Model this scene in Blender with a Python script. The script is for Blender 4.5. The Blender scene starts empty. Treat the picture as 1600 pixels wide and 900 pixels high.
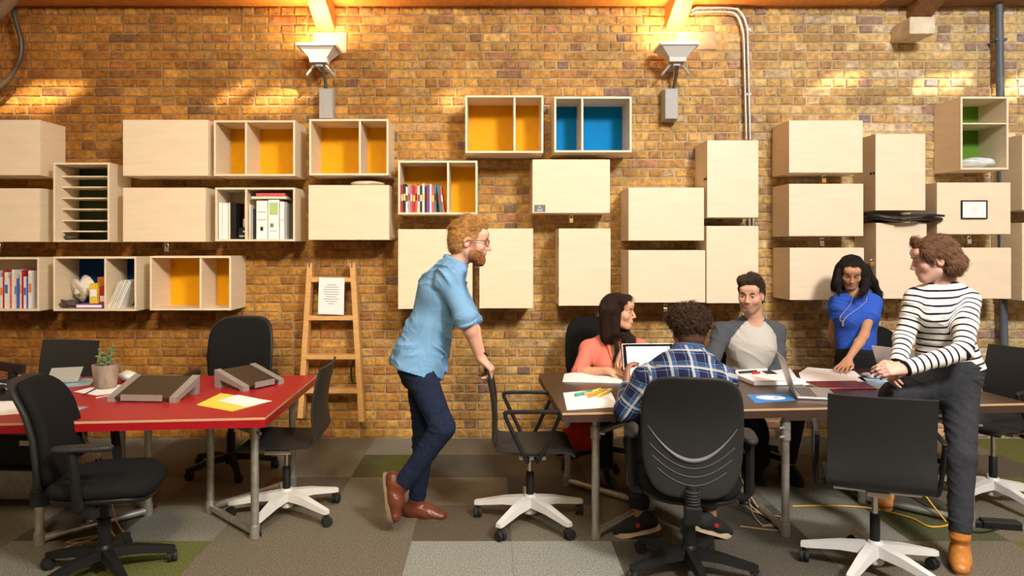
import bpy, bmesh, math, random
import numpy as np
from mathutils import Vector, Matrix, Euler

random.seed(7)
NR = np.random.RandomState(11)
SC = bpy.context.scene
COL = SC.collection
PI = math.pi

# ------------------------------------------------------------------ camera
F = 1130.0; VX, VY = 770.0, 385.0; CH = 1.593; WY = 6.0
cam_d = bpy.data.cameras.new('camera')
cam_d.sensor_width = 36.0
cam_d.lens = F / 1600 * 36
cam_d.shift_x = (800 - VX) / 1600
cam_d.shift_y = -(450 - VY) / 1600
cam_d.clip_start = 0.05
cam = bpy.data.objects.new('camera', cam_d)
COL.objects.link(cam)
cam.location = (0, 0, CH)
cam.rotation_euler = (PI / 2, 0, 0)
SC.camera = cam

# ------------------------------------------------------------------ world, sun, area lights, exposure
w = bpy.data.worlds.new('world'); SC.world = w; w.use_nodes = True
bg = w.node_tree.nodes['Background']
bg.inputs[0].default_value = (0.75, 0.85, 1.0, 1); bg.inputs[1].default_value = 0.6
SC.view_settings.view_transform = 'Standard'
SC.view_settings.look = 'None'
SC.view_settings.exposure = -0.5
SC.view_settings.gamma = 1.0
SC.view_settings.use_curve_mapping = False
SUN = Vector((-.45, .70, -.55)).normalized()
sl = bpy.data.lights.new('sun', 'SUN'); sl.energy = 30; sl.angle = 0.035; sl.color = (1, .87, .62)
so = bpy.data.objects.new('sun', sl); COL.objects.link(so)
so.rotation_euler = SUN.to_track_quat('-Z', 'Y').to_euler(); so.location = (4, -4, 9)
def area(name, loc, target, sx, sy, power, col, spread=180):
    l = bpy.data.lights.new(name, 'AREA'); l.shape = 'RECTANGLE'; l.size = sx; l.size_y = sy
    l.energy = power; l.color = col; l.spread = math.radians(spread)
    o = bpy.data.objects.new(name, l); COL.objects.link(o); o.location = loc
    o.rotation_euler = (Vector(target) - Vector(loc)).to_track_quat('-Z', 'Y').to_euler()
    return o
area('high_window_right', (2.9, -1.0, 5.1), (2.1, 6, 1.7), 1.0, .8, 760, (1, .98, .97))
area('window_light', (-0.4, -1.6, 4.9), (-2.0, 6, 1.0), .9, .7, 64, (1, .80, .50), 62)
area('overhead_fill', (0.8, 1.6, 5.4), (0.8, 3.6, 0), 5.0, 2.0, 110, (1, .96, .92), 100)  # unseen soft fill added under the ceiling to lift floor and tables

# ------------------------------------------------------------------ helpers
def P(px, py, d):
    return Vector(((px - VX) * d / F, d, CH - (py - VY) * d / F))
def lin(c):
    return tuple(((v / 255) / 12.92 if v / 255 <= .04045 else ((v / 255 + .055) / 1.055) ** 2.4) for v in c)
def hexc(h):
    h = h.lstrip('#'); return lin([int(h[i:i + 2], 16) for i in (0, 2, 4)])
MATS = {}
def mat(name, col, rough=.55, metal=0., var=.08, scale=20., bump=0., bscale=120., spec=.4, coat=0., stretch=None, attr=None, emit=None, objcol=False, trans=0., sss=0., pos=False, blotch=0.):
    if name in MATS: return MATS[name]
    m = bpy.data.materials.new(name); m.use_nodes = True; MATS[name] = m
    nt = m.node_tree; N = nt.nodes; L = nt.links
    b = N['Principled BSDF']
    if isinstance(col, str): col = hexc(col)
    b.inputs['Roughness'].default_value = rough
    b.inputs['Metallic'].default_value = metal
    b.inputs['Specular IOR Level'].default_value = spec
    if coat: b.inputs['Coat Weight'].default_value = coat
    if trans: b.inputs['Transmission Weight'].default_value = trans
    if sss:
        b.inputs['Subsurface Weight'].default_value = sss
        b.inputs['Subsurface Radius'].default_value = (1, .35, .2); b.inputs['Subsurface Scale'].default_value = .003
    tc = N.new('ShaderNodeTexCoord')
    mp = N.new('ShaderNodeMapping')
    if pos: ge = N.new('ShaderNodeNewGeometry'); L.new(ge.outputs['Position'], mp.inputs[0])
    else: L.new(tc.outputs['Object'], mp.inputs[0])
    if stretch: mp.inputs['Scale'].default_value = stretch
    nz = N.new('ShaderNodeTexNoise'); nz.inputs['Scale'].default_value = scale; nz.inputs['Detail'].default_value = 5
    L.new(mp.outputs[0], nz.inputs['Vector'])
    mr = N.new('ShaderNodeMapRange'); mr.inputs['From Min'].default_value = .25; mr.inputs['From Max'].default_value = .75
    mr.inputs['To Min'].default_value = 1 - var; mr.inputs['To Max'].default_value = 1 + var
    L.new(nz.outputs['Fac'], mr.inputs['Value'])
    mx = N.new('ShaderNodeMix'); mx.data_type = 'RGBA'; mx.blend_type = 'MULTIPLY'; mx.inputs[0].default_value = 1
    if attr:
        at = N.new('ShaderNodeAttribute'); at.attribute_name = attr; L.new(at.outputs['Color'], mx.inputs[6])
    elif objcol:
        oi = N.new('ShaderNodeObjectInfo'); L.new(oi.outputs['Color'], mx.inputs[6])
    else:
        mx.inputs[6].default_value = (*col, 1)
    fac = mr.outputs[0]
    if blotch:
        n3 = N.new('ShaderNodeTexNoise'); n3.inputs['Scale'].default_value = 2.3; n3.inputs['Detail'].default_value = 6; n3.inputs['Roughness'].default_value = .7; L.new(mp.outputs[0], n3.inputs['Vector'])
        m3 = N.new('ShaderNodeMapRange'); m3.inputs['From Min'].default_value = .3; m3.inputs['From Max'].default_value = .7; m3.inputs['To Min'].default_value = 1-blotch; m3.inputs['To Max'].default_value = 1+blotch; L.new(n3.outputs['Fac'], m3.inputs['Value'])
        mm = N.new('ShaderNodeMath'); mm.operation = 'MULTIPLY'; L.new(fac, mm.inputs[0]); L.new(m3.outputs[0], mm.inputs[1]); fac = mm.outputs[0]
    L.new(fac, mx.inputs[7])
    L.new(mx.outputs[2], b.inputs['Base Color'])
    if bump:
        n2 = N.new('ShaderNodeTexNoise'); n2.inputs['Scale'].default_value = bscale; n2.inputs['Detail'].default_value = 4
        L.new(mp.outputs[0], n2.inputs['Vector'])
        bp = N.new('ShaderNodeBump'); bp.inputs['Strength'].default_value = bump; bp.inputs['Distance'].default_value = .01
        L.new(n2.outputs['Fac'], bp.inputs['Height']); L.new(bp.outputs[0], b.inputs['Normal'])
    if emit:
        b.inputs['Emission Color'].default_value = (*emit[0], 1); b.inputs['Emission Strength'].default_value = emit[1]
    return m

def link(o, parent=None):
    COL.objects.link(o)
    if parent: o.parent = parent
    return o
def tag(o, label=None, cat=None, group=None, kind=None):
    if label: o['label'] = label
    if cat: o['category'] = cat
    if group: o['group'] = group
    if kind: o['kind'] = kind
    return o
def empty(name, loc=(0, 0, 0), rz=0., label=None, cat=None, group=None):
    o = bpy.data.objects.new(name, None); o.empty_display_size = .1
    o.location = loc; o.rotation_euler = (0, 0, rz); COL.objects.link(o)
    return tag(o, label, cat, group)
def mesh_obj(name, v, f, m, parent=None, smooth=False, origin=None):
    me = bpy.data.meshes.new(name)
    v = np.asarray(v, dtype=float).reshape(-1, 3)
    if origin is not None: v = v - np.array(origin)
    me.from_pydata(v.tolist(), [], f)
    me.validate()
    if m: me.materials.append(m)
    if smooth:
        me.polygons.foreach_set('use_smooth', [True] * len(me.polygons))
    o = bpy.data.objects.new(name, me)
    return link(o, parent)
def copy_tree(o, parent=None):
    c = o.copy(); COL.objects.link(c); c.parent = parent
    for ch in list(o.children): copy_tree(ch, c)
    return c

class MB:
    """collects shapes; build() links them as one mesh object"""
    def __init__(s): s.v = []; s.f = []; s.M = Matrix()
    def add(s, v, f):
        o = len(s.v)
        s.v += [tuple(s.M @ Vector(p)) for p in v]; s.f += [tuple(i + o for i in q) for q in f]
        return s
    def box(s, lo, hi, bev=0.):
        x0, y0, z0 = lo; x1, y1, z1 = hi
        if not bev:
            v = [(x0,y0,z0),(x1,y0,z0),(x1,y1,z0),(x0,y1,z0),(x0,y0,z1),(x1,y0,z1),(x1,y1,z1),(x0,y1,z1)]
            return s.add(v, [(0,3,2,1),(4,5,6,7),(0,1,5,4),(1,2,6,5),(2,3,7,6),(3,0,4,7)])
        bm = bmesh.new(); bmesh.ops.create_cube(bm, size=1)
        for q in bm.verts:
            q.co = Vector(((x0+x1)/2+q.co.x*(x1-x0), (y0+y1)/2+q.co.y*(y1-y0), (z0+z1)/2+q.co.z*(z1-z0)))
        bmesh.ops.bevel(bm, geom=bm.edges[:], offset=bev, segments=2, affect='EDGES', profile=.5)
        bm.verts.index_update()
        s.add([q.co[:] for q in bm.verts], [[q.index for q in g.verts] for g in bm.faces]); bm.free()
        return s
    def cbox(s, c, size, bev=0.):
        return s.box([c[i]-size[i]/2 for i in range(3)], [c[i]+size[i]/2 for i in range(3)], bev)
    def tube(s, pts, r, n=10, closed=False, caps=True):
        pts = [Vector(p) for p in pts]; k = len(pts)
        rs = r if isinstance(r, (list, tuple)) else [r]*k
        v = []; prev = None
        for i, p in enumerate(pts):
            if closed: t = (pts[(i+1) % k]-pts[i-1]).normalized()
            else: t = (pts[min(i+1, k-1)]-pts[max(i-1, 0)]).normalized()
            if prev is None:
                a = Vector((0,0,1)) if abs(t.z) < .9 else Vector((1,0,0))
                u = t.cross(a).normalized()
            else:
                u = (prev-t*prev.dot(t)).normalized()
            prev = u; w_ = t.cross(u)
            for j in range(n):
                an = 2*PI*j/n; v.append(p+(u*math.cos(an)+w_*math.sin(an))*rs[i])
        f = []
        for i in range(k if closed else k-1):
            for j in range(n):
                a = i*n+j; b = i*n+(j+1) % n; i2 = (i+1) % k
                f.append((a, b, i2*n+(j+1) % n, i2*n+j))
        if caps and not closed:
            f.append(tuple(range(n-1, -1, -1))); f.append(tuple((k-1)*n+j for j in range(n)))
        return s.add(v, f)
    def cyl(s, a, b, r1, r2=None, n=16): return s.tube([a, b], [r1, r1 if r2 is None else r2], n)
    def lathe(s, prof, c=(0,0,0), n=24):
        v = []; f = []
        for (r, z) in prof:
            for j in range(n):
                an = 2*PI*j/n; v.append((c[0]+r*math.cos(an), c[1]+r*math.sin(an), c[2]+z))
        for i in range(len(prof)-1):
            for j in range(n):
                f.append((i*n+j, i*n+(j+1) % n, (i+1)*n+(j+1) % n, (i+1)*n+j))
        f.append(tuple(range(n-1, -1, -1))); f.append(tuple((len(prof)-1)*n+j for j in range(n)))
        return s.add(v, f)
    def prism(s, poly, z0, z1):
        n = len(poly)
        v = [(x, y, z0) for x, y in poly]+[(x, y, z1) for x, y in poly]
        f = [tuple(range(n-1, -1, -1)), tuple(range(n, 2*n))]+[(i, (i+1) % n, n+(i+1) % n, n+i) for i in range(n)]
        return s.add(v, f)
    def sheet(s, prof, x0, x1, t):
        """bent sheet: (y,z) centre-line extruded along x with thickness t"""
        k = len(prof); up = []; dn = []
        for i in range(k):
            a = Vector(prof[max(i-1, 0)]); b = Vector(prof[min(i+1, k-1)]); d = (b-a).normalized(); nn = Vector((-d.y, d.x))
            p = Vector(prof[i]); up.append(p+nn*t/2); dn.append(p-nn*t/2)
        lp = up+dn[::-1]; n = len(lp)
        v = [(x0, q.x, q.y) for q in lp]+[(x1, q.x, q.y) for q in lp]
        f = [(i, (i+1) % n, n+(i+1) % n, n+i) for i in range(n)]
        for i in range(k-1):
            f.append((i, n-1-i, n-2-i, i+1)); f.append((n+i, n+i+1, 2*n-2-i, 2*n-1-i))
        return s.add(v, f)
    def gridsheet(s, prof, xs, t, fn):
        k = len(prof); n = len(xs); v = []
        for sgn in (1, -1):
            for x in xs:
                for i in range(k):
                    a = Vector(prof[max(i-1, 0)]); b = Vector(prof[min(i+1, k-1)]); d = (b-a).normalized(); nn = Vector((-d.y, d.x))
                    p = Vector(prof[i])+nn*t/2*sgn; v.append(fn(x, p.x, p.y))
        o = n*k; f = []
        for i in range(n-1):
            for j in range(k-1):
                a, b, c, d = i*k+j, (i+1)*k+j, (i+1)*k+j+1, i*k+j+1
                f += [(a, b, c, d), (o+a, o+d, o+c, o+b)]
        for i in range(n-1):
            for j in (0, k-1): a, b = i*k+j, (i+1)*k+j; f.append((a, o+a, o+b, b) if j == 0 else (a, b, o+b, o+a))
        for j in range(k-1):
            for i in (0, n-1): a, b = i*k+j, i*k+j+1; f.append((a, b, o+b, o+a) if i == 0 else (a, o+a, o+b, b))
        return s.add(v, f)
    def loft(s, rings):
        n = len(rings[0]); v = [p for r in rings for p in r]; f = []
        for i in range(len(rings)-1):
            for j in range(n):
                f.append((i*n+j, i*n+(j+1) % n, (i+1)*n+(j+1) % n, (i+1)*n+j))
        f.append(tuple(range(n-1, -1, -1))); f.append(tuple((len(rings)-1)*n+j for j in range(n)))
        return s.add(v, f)
    def cushion(s, w_, d, h, e=4., fn=None, n=36, edge=.5):
        """rounded superellipse pad in xy, centre 0, height h; fn bends each point"""
        rings = []
        for i in range(9):
            a = -PI/2+PI*i/8; z = math.sin(a)*h/2; ins = (1-math.cos(a))*h*edge
            ring = []
            for j in range(n):
                t = 2*PI*j/n; c, q = math.cos(t), math.sin(t)
                x = math.copysign(abs(c)**(2/e), c)*(w_/2-ins); y = math.copysign(abs(q)**(2/e), q)*(d/2-ins)
                ring.append((x, y, z))
            rings.append(ring)
        b0, t0 = rings[0], rings[-1]
        rings = [[(x*q, y*q, z) for x, y, z in b0] for q in (.12, .34, .56, .8)]+rings+[[(x*q, y*q, z) for x, y, z in t0] for q in (.8, .56, .34, .12)]
        if fn: rings = [[fn(*p) for p in rg] for rg in rings]
        return s.loft(rings)
    def build(s, name, m, parent=None, smooth=False, origin=None, auto=None):
        o = mesh_obj(name, s.v, s.f, m, parent, smooth, origin)
        if smooth:
            try: o.data.set_sharp_from_angle(angle=math.radians(auto or 40))
            except Exception: pass
        return o
def bez(pts, n=12):
    """smooth polyline through points (Catmull-Rom)"""
    pts = [Vector(p) for p in pts]; out = []
    for i in range(len(pts)-1):
        p0 = pts[max(i-1, 0)]; p1 = pts[i]; p2 = pts[i+1]; p3 = pts[min(i+2, len(pts)-1)]
        for j in range(n):
            t = j/n
            out.append(.5*((2*p1)+(p2-p0)*t+(2*p0-5*p1+4*p2-p3)*t*t+(3*p1-p0-3*p2+p3)*t**3))
    out.append(pts[-1]); return out
def rot_to(d, up=(0,0,1)):
    """matrix whose x axis is d, z near up"""
    x = Vector(d).normalized(); z = Vector(up); z = (z-x*z.dot(x)).normalized(); y = z.cross(x)
    return Matrix((x, y, z)).transposed().to_4x4()
ORD = ['first','second','third','fourth','fifth','sixth','seventh','eighth','ninth','tenth','eleventh','twelfth','thirteenth','fourteenth','fifteenth','sixteenth','seventeenth','eighteenth','nineteenth','twentieth']

# ------------------------------------------------------------------ materials
PLY = mat('birch_plywood', (.80, .665, .475), .45, var=.06, scale=3, stretch=(1, 1, 9), bump=.03, bscale=60)
PLYE = mat('plywood_edge', (.74, .52, .29), .5, var=.10, scale=6, stretch=(1, 1, 30))
YEL = mat('yellow_panel', (.74, .35, .006), .6, var=.05, spec=.15)
BLU = mat('blue_panel', (.0, .20, .52), .6, var=.05, spec=.1)
GRN = mat('green_panel', (.10, .24, .012), .5, var=.05)
DGRN = mat('dark_green_panel', (.03, .06, .012), .6, var=.05)
PINE = mat('pine_wood', (.68, .36, .12), .5, var=.18, scale=4, stretch=(2, 2, 14))
TIMB = mat('roof_timber', (.62, .24, .05), .5, var=.2, scale=3, stretch=(14, 2, 8), bump=.1, bscale=30)
TIMBD = mat('old_roof_timber', (.25, .12, .05), .7, var=.35, scale=5, stretch=(8, 2, 8), bump=.3, bscale=30)
GALV = mat('galvanised_steel', (.48, .47, .42), .42, metal=.75, var=.22, scale=25, bump=.05)
CHROME = mat('chrome', (.7, .7, .68), .18, metal=1, var=.02)
BRASS = mat('brass', (.7, .45, .13), .3, metal=1)
BLKF = mat('black_fabric', (.010, .010, .010), .95, spec=.12, var=.2, scale=200, bump=.3, bscale=600)
BLKP = mat('black_plastic', (.012, .012, .0125), .42, var=.06, spec=.3)
DGRYP = mat('charcoal_plastic', (.022, .022, .021), .5, spec=.25, var=.08, scale=60, bump=.03, bscale=500)
GRYP = mat('grey_plastic', (.36, .36, .34), .5, var=.04)
WHTM = mat('white_painted_metal', (.66, .65, .61), .35, var=.03)
PAPER = mat('white_paper', (.83, .83, .82), .8, var=.02)
CREAM = mat('cream_paper', (.75, .68, .52), .8, var=.05)
INK = mat('grey_ink', (.30, .30, .31), .8)
ALU = mat('aluminium', (.60, .58, .55), .35, metal=.7, var=.03)
RUBB = mat('black_rubber', (.012, .012, .012), .7)
REDTOP = mat('red_laminate', (.36, .009, .014), .36, var=.05, spec=.3)
BRTOP = mat('dark_brown_laminate', (.050, .022, .011), .30, var=.2, scale=4, stretch=(1, 6, 6), spec=.4)
EDGEW = mat('raw_board_edge', (.50, .32, .17), .6, var=.12, scale=10, stretch=(1, 1, 30))

# ------------------------------------------------------------------ room shell
RX0, RX1, RYB = -5.2, 6.2, -2.2
CZ, CM = 3.74, .424
def cz(y): return CZ+CM*(WY-y)
room_m = mat('plaster_wall', (.62, .52, .40), .9, var=.05)
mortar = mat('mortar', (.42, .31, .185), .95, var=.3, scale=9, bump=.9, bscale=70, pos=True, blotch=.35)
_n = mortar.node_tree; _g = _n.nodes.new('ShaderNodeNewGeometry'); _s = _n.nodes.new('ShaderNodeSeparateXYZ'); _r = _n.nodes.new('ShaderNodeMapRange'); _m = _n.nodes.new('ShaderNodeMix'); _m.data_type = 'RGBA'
_r.inputs['From Min'].default_value = -4.2; _r.inputs['From Max'].default_value = 4.4; _m.inputs[6].default_value = (.26, .135, .045, 1); _m.inputs[7].default_value = (.54, .45, .28, 1)   # tan lime mortar, with dimmer warm light at left painted into its colour
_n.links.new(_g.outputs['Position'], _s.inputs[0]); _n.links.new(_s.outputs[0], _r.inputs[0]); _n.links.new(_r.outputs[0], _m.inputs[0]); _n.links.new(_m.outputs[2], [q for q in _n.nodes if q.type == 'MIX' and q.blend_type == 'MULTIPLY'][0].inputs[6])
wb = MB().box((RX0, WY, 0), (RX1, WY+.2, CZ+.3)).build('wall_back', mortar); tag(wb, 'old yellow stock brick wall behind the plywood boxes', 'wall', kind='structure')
def gable(x0, x1):
    m = MB(); q = [(RYB, 0), (WY+.2, 0), (WY+.2, CZ), (WY, CZ), (RYB, CZ+CM*(WY-RYB))]
    v = [(x0, y, z) for y, z in q]+[(x1, y, z) for y, z in q]; return m.add(v, [(0, 1, 2, 3, 4), (9, 8, 7, 6, 5)]+[(i, 5+i, 5+(i+1) % 5, (i+1) % 5) for i in range(5)])
wr = gable(RX1, RX1+.15).build('wall_right', room_m); tag(wr, 'plain plaster wall at the right end', 'wall', kind='structure')
wl = gable(RX0-.15, RX0).build('wall_left', room_m); tag(wl, 'plain plaster wall at the left end', 'wall', kind='structure')
wf = MB().box((RX0-.15, RYB-.15, 0), (RX1+.15, RYB, 7.6)).build('wall_front', room_m); tag(wf, 'plain plaster wall opposite the brick wall', 'wall', kind='structure')
# sloping boarded ceiling with roof-light slots the sun comes through
def slot(px, py, wpx, hpx, d=WY):
    c = P(px, py, d); hw = wpx*d/F/2; hh = hpx*d/F/2; ys = []
    den = -SUN.z-CM*SUN.y
    def back(x, z):
        t = (CZ+CM*(WY-d)-z)/den
        return x-SUN.x*t, d-SUN.y*t
    a = back(c.x, c.z-hh); b = back(c.x, c.z+hh); m_ = back(c.x, c.z)
    return (m_[0]-hw, m_[0]+hw, min(a[1], b[1]), max(a[1], b[1]))
slots = [slot(62, 156, 95, 46), slot(238, 171, 40, 16), slot(345, 150, 60, 36), slot(440, 155, 72, 42), slot(705, 158, 50, 14),
         slot(1468, 133, 75, 22), slot(1590, 138, 55, 40), slot(1300, 128, 90, 14), slot(787, 268, 40, 14)]
xs = sorted({RX0-.15, RX1+.15, *[v for s_ in slots for v in s_[:2]]}); ys = sorted({RYB-.15, WY, *[v for s_ in slots for v in s_[2:]]})
cm = MB()
for i in range(len(xs)-1):
    for j in range(len(ys)-1):
        mx_, my_ = (xs[i]+xs[i+1])/2, (ys[j]+ys[j+1])/2
        if any(a < mx_ < b and c < my_ < d for a, b, c, d in slots): continue
        q = [(xs[i], ys[j]), (xs[i+1], ys[j]), (xs[i+1], ys[j+1]), (xs[i], ys[j+1])]
        v = [(x, y, cz(y)) for x, y in q]+[(x, y, cz(y)+.02) for x, y in q]
        cm.add(v, [(0,3,2,1),(4,5,6,7),(0,1,5,4),(1,2,6,5),(2,3,7,6),(3,0,4,7)])
ceil = cm.build('ceiling', mat('ceiling_board', (.66, .46, .27), .8, var=.1, scale=3, stretch=(8, 1, 1)))
tag(ceil, 'sloping boarded ceiling with roof lights', 'ceiling', kind='structure')

# --- bricks: English bond, each visible one an object under the wall, the rest one mesh
PITCH = .0745; BH = .062; SL = .222; HL = .109
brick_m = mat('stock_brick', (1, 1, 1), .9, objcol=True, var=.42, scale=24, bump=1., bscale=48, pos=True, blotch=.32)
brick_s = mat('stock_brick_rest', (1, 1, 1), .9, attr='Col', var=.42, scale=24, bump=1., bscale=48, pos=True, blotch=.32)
def brick_geo(L, H, seed):
    r = random.Random(seed); j = lambda a: r.uniform(-a, a); c = .009
    o = []
    for (sx, sz) in ((-1,-1),(1,-1),(1,1),(-1,1)):
        o.append((sx*L/2+j(.004), 0.004, sz*H/2+j(.003)))
    m_ = []
    for (sx, sz) in ((-1,-1),(1,-1),(1,1),(-1,1)):
        m_.append((sx*L/2+j(.006), -.005, sz*H/2+j(.0045)))
    f_ = [(x*(1-2*c/L), -.011+j(.003), z*(1-2*c/H)) for x, _, z in m_]
    v = o+m_+f_; f = [(8, 9, 10, 11)]
    for i in range(4):
        k = (i+1) % 4; f += [(i, k, 4+k, 4+i), (4+i, 4+k, 8+k, 8+i)]
    return v, f
VAR = {k: [brick_geo(l, BH, 40*k+i) for i in range(5)] for k, l in ((0, SL-.012), (1, HL-.011))}
VARM = {}
for k in VAR:
    for i, (v, f) in enumerate(VAR[k]):
        me = bpy.data.meshes.new('brick'); me.from_pydata(v, [], f); me.materials.append(brick_m); VARM[k, i] = me
BPAL = [((.44,.255,.075),6),((.49,.295,.09),6),((.40,.22,.065),5),((.53,.34,.125),3),((.36,.19,.065),2.5),((.30,.17,.085),1.2),((.22,.14,.10),.55),((.40,.20,.10),.7),((.47,.31,.15),2)]
BP, BW = zip(*BPAL); BW = np.array(BW)/sum(BW)
hid = []   # px rectangles where the wall is mostly hidden
def brick_all(hidden):
    cells = []
    row = 0; z = .005
    while z < CZ-.02:
        if row % 2: L, x0 = HL, RX0+.055+.01*random.random()
        else: L, x0 = SL, RX0+.03*random.random()
        x = x0
        while x < 5.2:
            ln = L; k = row % 2
            if row % 2 == 0 and random.random() < .13: ln, k = HL, 1
            if -4.35 < x+ln/2: cells.append((x+ln/2, z+PITCH/2, k))
            x += ln
        row += 1; z += PITCH
    vis = []; rest = []
    for c in cells:
        px = VX+c[0]*F/WY; py = VY-(c[1]-CH)*F/WY
        inside = 10 < px < 1590 and 12 < py < 680
        free = inside and c[2] == 0 and not any(a-18 < px < b+18 and t-7 < py < q+7 for a, t, b, q in hidden)
        (vis if free else rest).append(c)
    random.shuffle(vis); rest += vis[300:]; vis = vis[:300]
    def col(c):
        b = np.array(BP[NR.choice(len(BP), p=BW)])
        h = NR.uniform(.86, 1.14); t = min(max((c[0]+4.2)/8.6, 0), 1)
        b = b*h*np.array([.68+.54*t, .42+.80*t+.27*t*t, .15+.45*t+1.6*t*t])   # redder, darker left to paler right: brick tone plus painted light falloff
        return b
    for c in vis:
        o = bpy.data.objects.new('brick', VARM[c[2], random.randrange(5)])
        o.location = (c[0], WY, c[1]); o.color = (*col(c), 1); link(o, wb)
    V = []; Fc = []; C = []
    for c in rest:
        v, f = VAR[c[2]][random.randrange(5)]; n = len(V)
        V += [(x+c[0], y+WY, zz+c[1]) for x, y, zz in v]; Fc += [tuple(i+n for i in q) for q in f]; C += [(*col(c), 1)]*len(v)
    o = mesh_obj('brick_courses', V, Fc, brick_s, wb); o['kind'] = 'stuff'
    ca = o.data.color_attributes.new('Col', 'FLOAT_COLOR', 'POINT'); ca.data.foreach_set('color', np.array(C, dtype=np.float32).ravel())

# --- floor of carpet tiles
fl = MB().box((RX0-.1, RYB-.1, -.1), (RX1+.1, WY+.1, -.012)).build('floor', mat('floor_screed', (.12, .11, .09), .9)); tag(fl, 'office floor laid with patchwork carpet tiles', 'floor', kind='structure')
def carpet(name, c, c2=None):
    m = mat(name, c, .97, var=.62, scale=95, bump=1., bscale=110, stretch=(1.5, 1, 1), spec=.1)
    if c2:
        nt = m.node_tree; N = nt.nodes; L = nt.links
        tc = N.new('ShaderNodeTexCoord'); sp = N.new('ShaderNodeSeparateXYZ'); L.new(tc.outputs['Object'], sp.inputs[0])
        rp = N.new('ShaderNodeMapRange'); rp.inputs['From Min'].default_value = -.22; rp.inputs['From Max'].default_value = .22; L.new(sp.outputs[0], rp.inputs[0])
        nz = N.new('ShaderNodeTexNoise'); nz.inputs['Scale'].default_value = 9; ad = N.new('ShaderNodeMath'); ad.operation = 'MULTIPLY_ADD'; ad.inputs[1].default_value = .9; ad.inputs[2].default_value = -.45
        L.new(tc.outputs['Object'], nz.inputs['Vector']); L.new(nz.outputs[0], ad.inputs[0])
        a2 = N.new('ShaderNodeMath'); a2.use_clamp = True; L.new(rp.outputs[0], a2.inputs[0]); L.new(ad.outputs[0], a2.inputs[1])
        mx = N.new('ShaderNodeMix'); mx.data_type = 'RGBA'; L.new(a2.outputs[0], mx.inputs[0]); mx.inputs[6].default_value = (*c, 1); mx.inputs[7].default_value = (*c2, 1)
        for nd in N:
            if nd.type == 'MIX' and nd.blend_type == 'MULTIPLY': L.new(mx.outputs[2], nd.inputs[6])
    return m
CT = {'t': carpet('carpet_tan', (.185, .160, .115)), 'g': carpet('carpet_grey', (.235, .225, .18)), 'b': carpet('carpet_brown', (.125, .10, .07)),
      'd': carpet('carpet_dark', (.105, .094, .072)), 'v': carpet('carpet_green', (.14, .15, .045)), 'm': carpet('carpet_moss', (.10, .105, .05)), 'G': carpet('carpet_green_fade', (.09, .085, .045), (.15, .17, .035)), 'l': carpet('carpet_light', (.30, .305, .26))}
TP = .54
tile = MB().box((-TP/2+.0007, -TP/2+.0007, -.012), (TP/2-.0007, TP/2-.0007, 0))
TM = {}
for k, m in CT.items():
    me = bpy.data.meshes.new('carpet_tile'); me.from_pydata(tile.v, [], tile.f); me.materials.append(m); TM[k] = me
# rows from the wall towards the camera, columns start at x0
rows = ['ttbggtvtgtbttggbtvtgt', 'tgtvgtttGdbtdtttbvmtg', 'gtvtdgtbttdttgdtvgtdt', 'tbtmtdgttbttdgmtGtgtt', 'tGtdtgvttllddttvttglt', 'ttbtGttdgltltgttgtbtt', 'tgttdttbttgtttgttttgt']
for r, s_ in enumerate(rows):
    yc = 5.53+.27-r*TP if r else 5.80
    for c, k in enumerate(s_):
        o = bpy.data.objects.new('carpet_tile', TM[k]); o.location = (.1-.27+(c-9)*TP, 5.53+.27-r*TP, 0); link(o, fl)
# --- roof timbers
def beam(name, a, b, wd, ht, m, label):
    mb = MB(); d = Vector(b)-Vector(a); mb.M = Matrix.Translation(a) @ rot_to(d)
    mb.box((0, -wd/2, 0), (d.length, wd/2, ht), .008)
    return tag(mb.build(name, m), label, 'beam', 'roof timbers')
beam('wall_plate', (RX0, WY-.08, 3.585), (3.2, WY-.08, 3.585), .17, .16, TIMB, 'long orange timber running along the top of the brick wall')
beam('wall_plate', (3.2, WY-.10, 3.58), (RX1, WY-.10, 3.58), .2, .16, TIMBD, 'weathered brown timber along the wall top at the right')
for x, lab in ((-1.38, 'orange rafter lit from below above the left uplighter'), (1.50, 'orange rafter lit from below beside the twin conduits')):
    beam('rafter', (x, WY-.01, 3.37), (x, -1.5, 3.37+CM*7.49), .15, .21, TIMB, lab)
beam('rafter', (3.52, WY-.02, 3.47), (3.52, -1.5, 3.47+CM*7.48), .19, .2, TIMBD, 'dark weathered rafter resting on the pale stone corbel')
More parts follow.
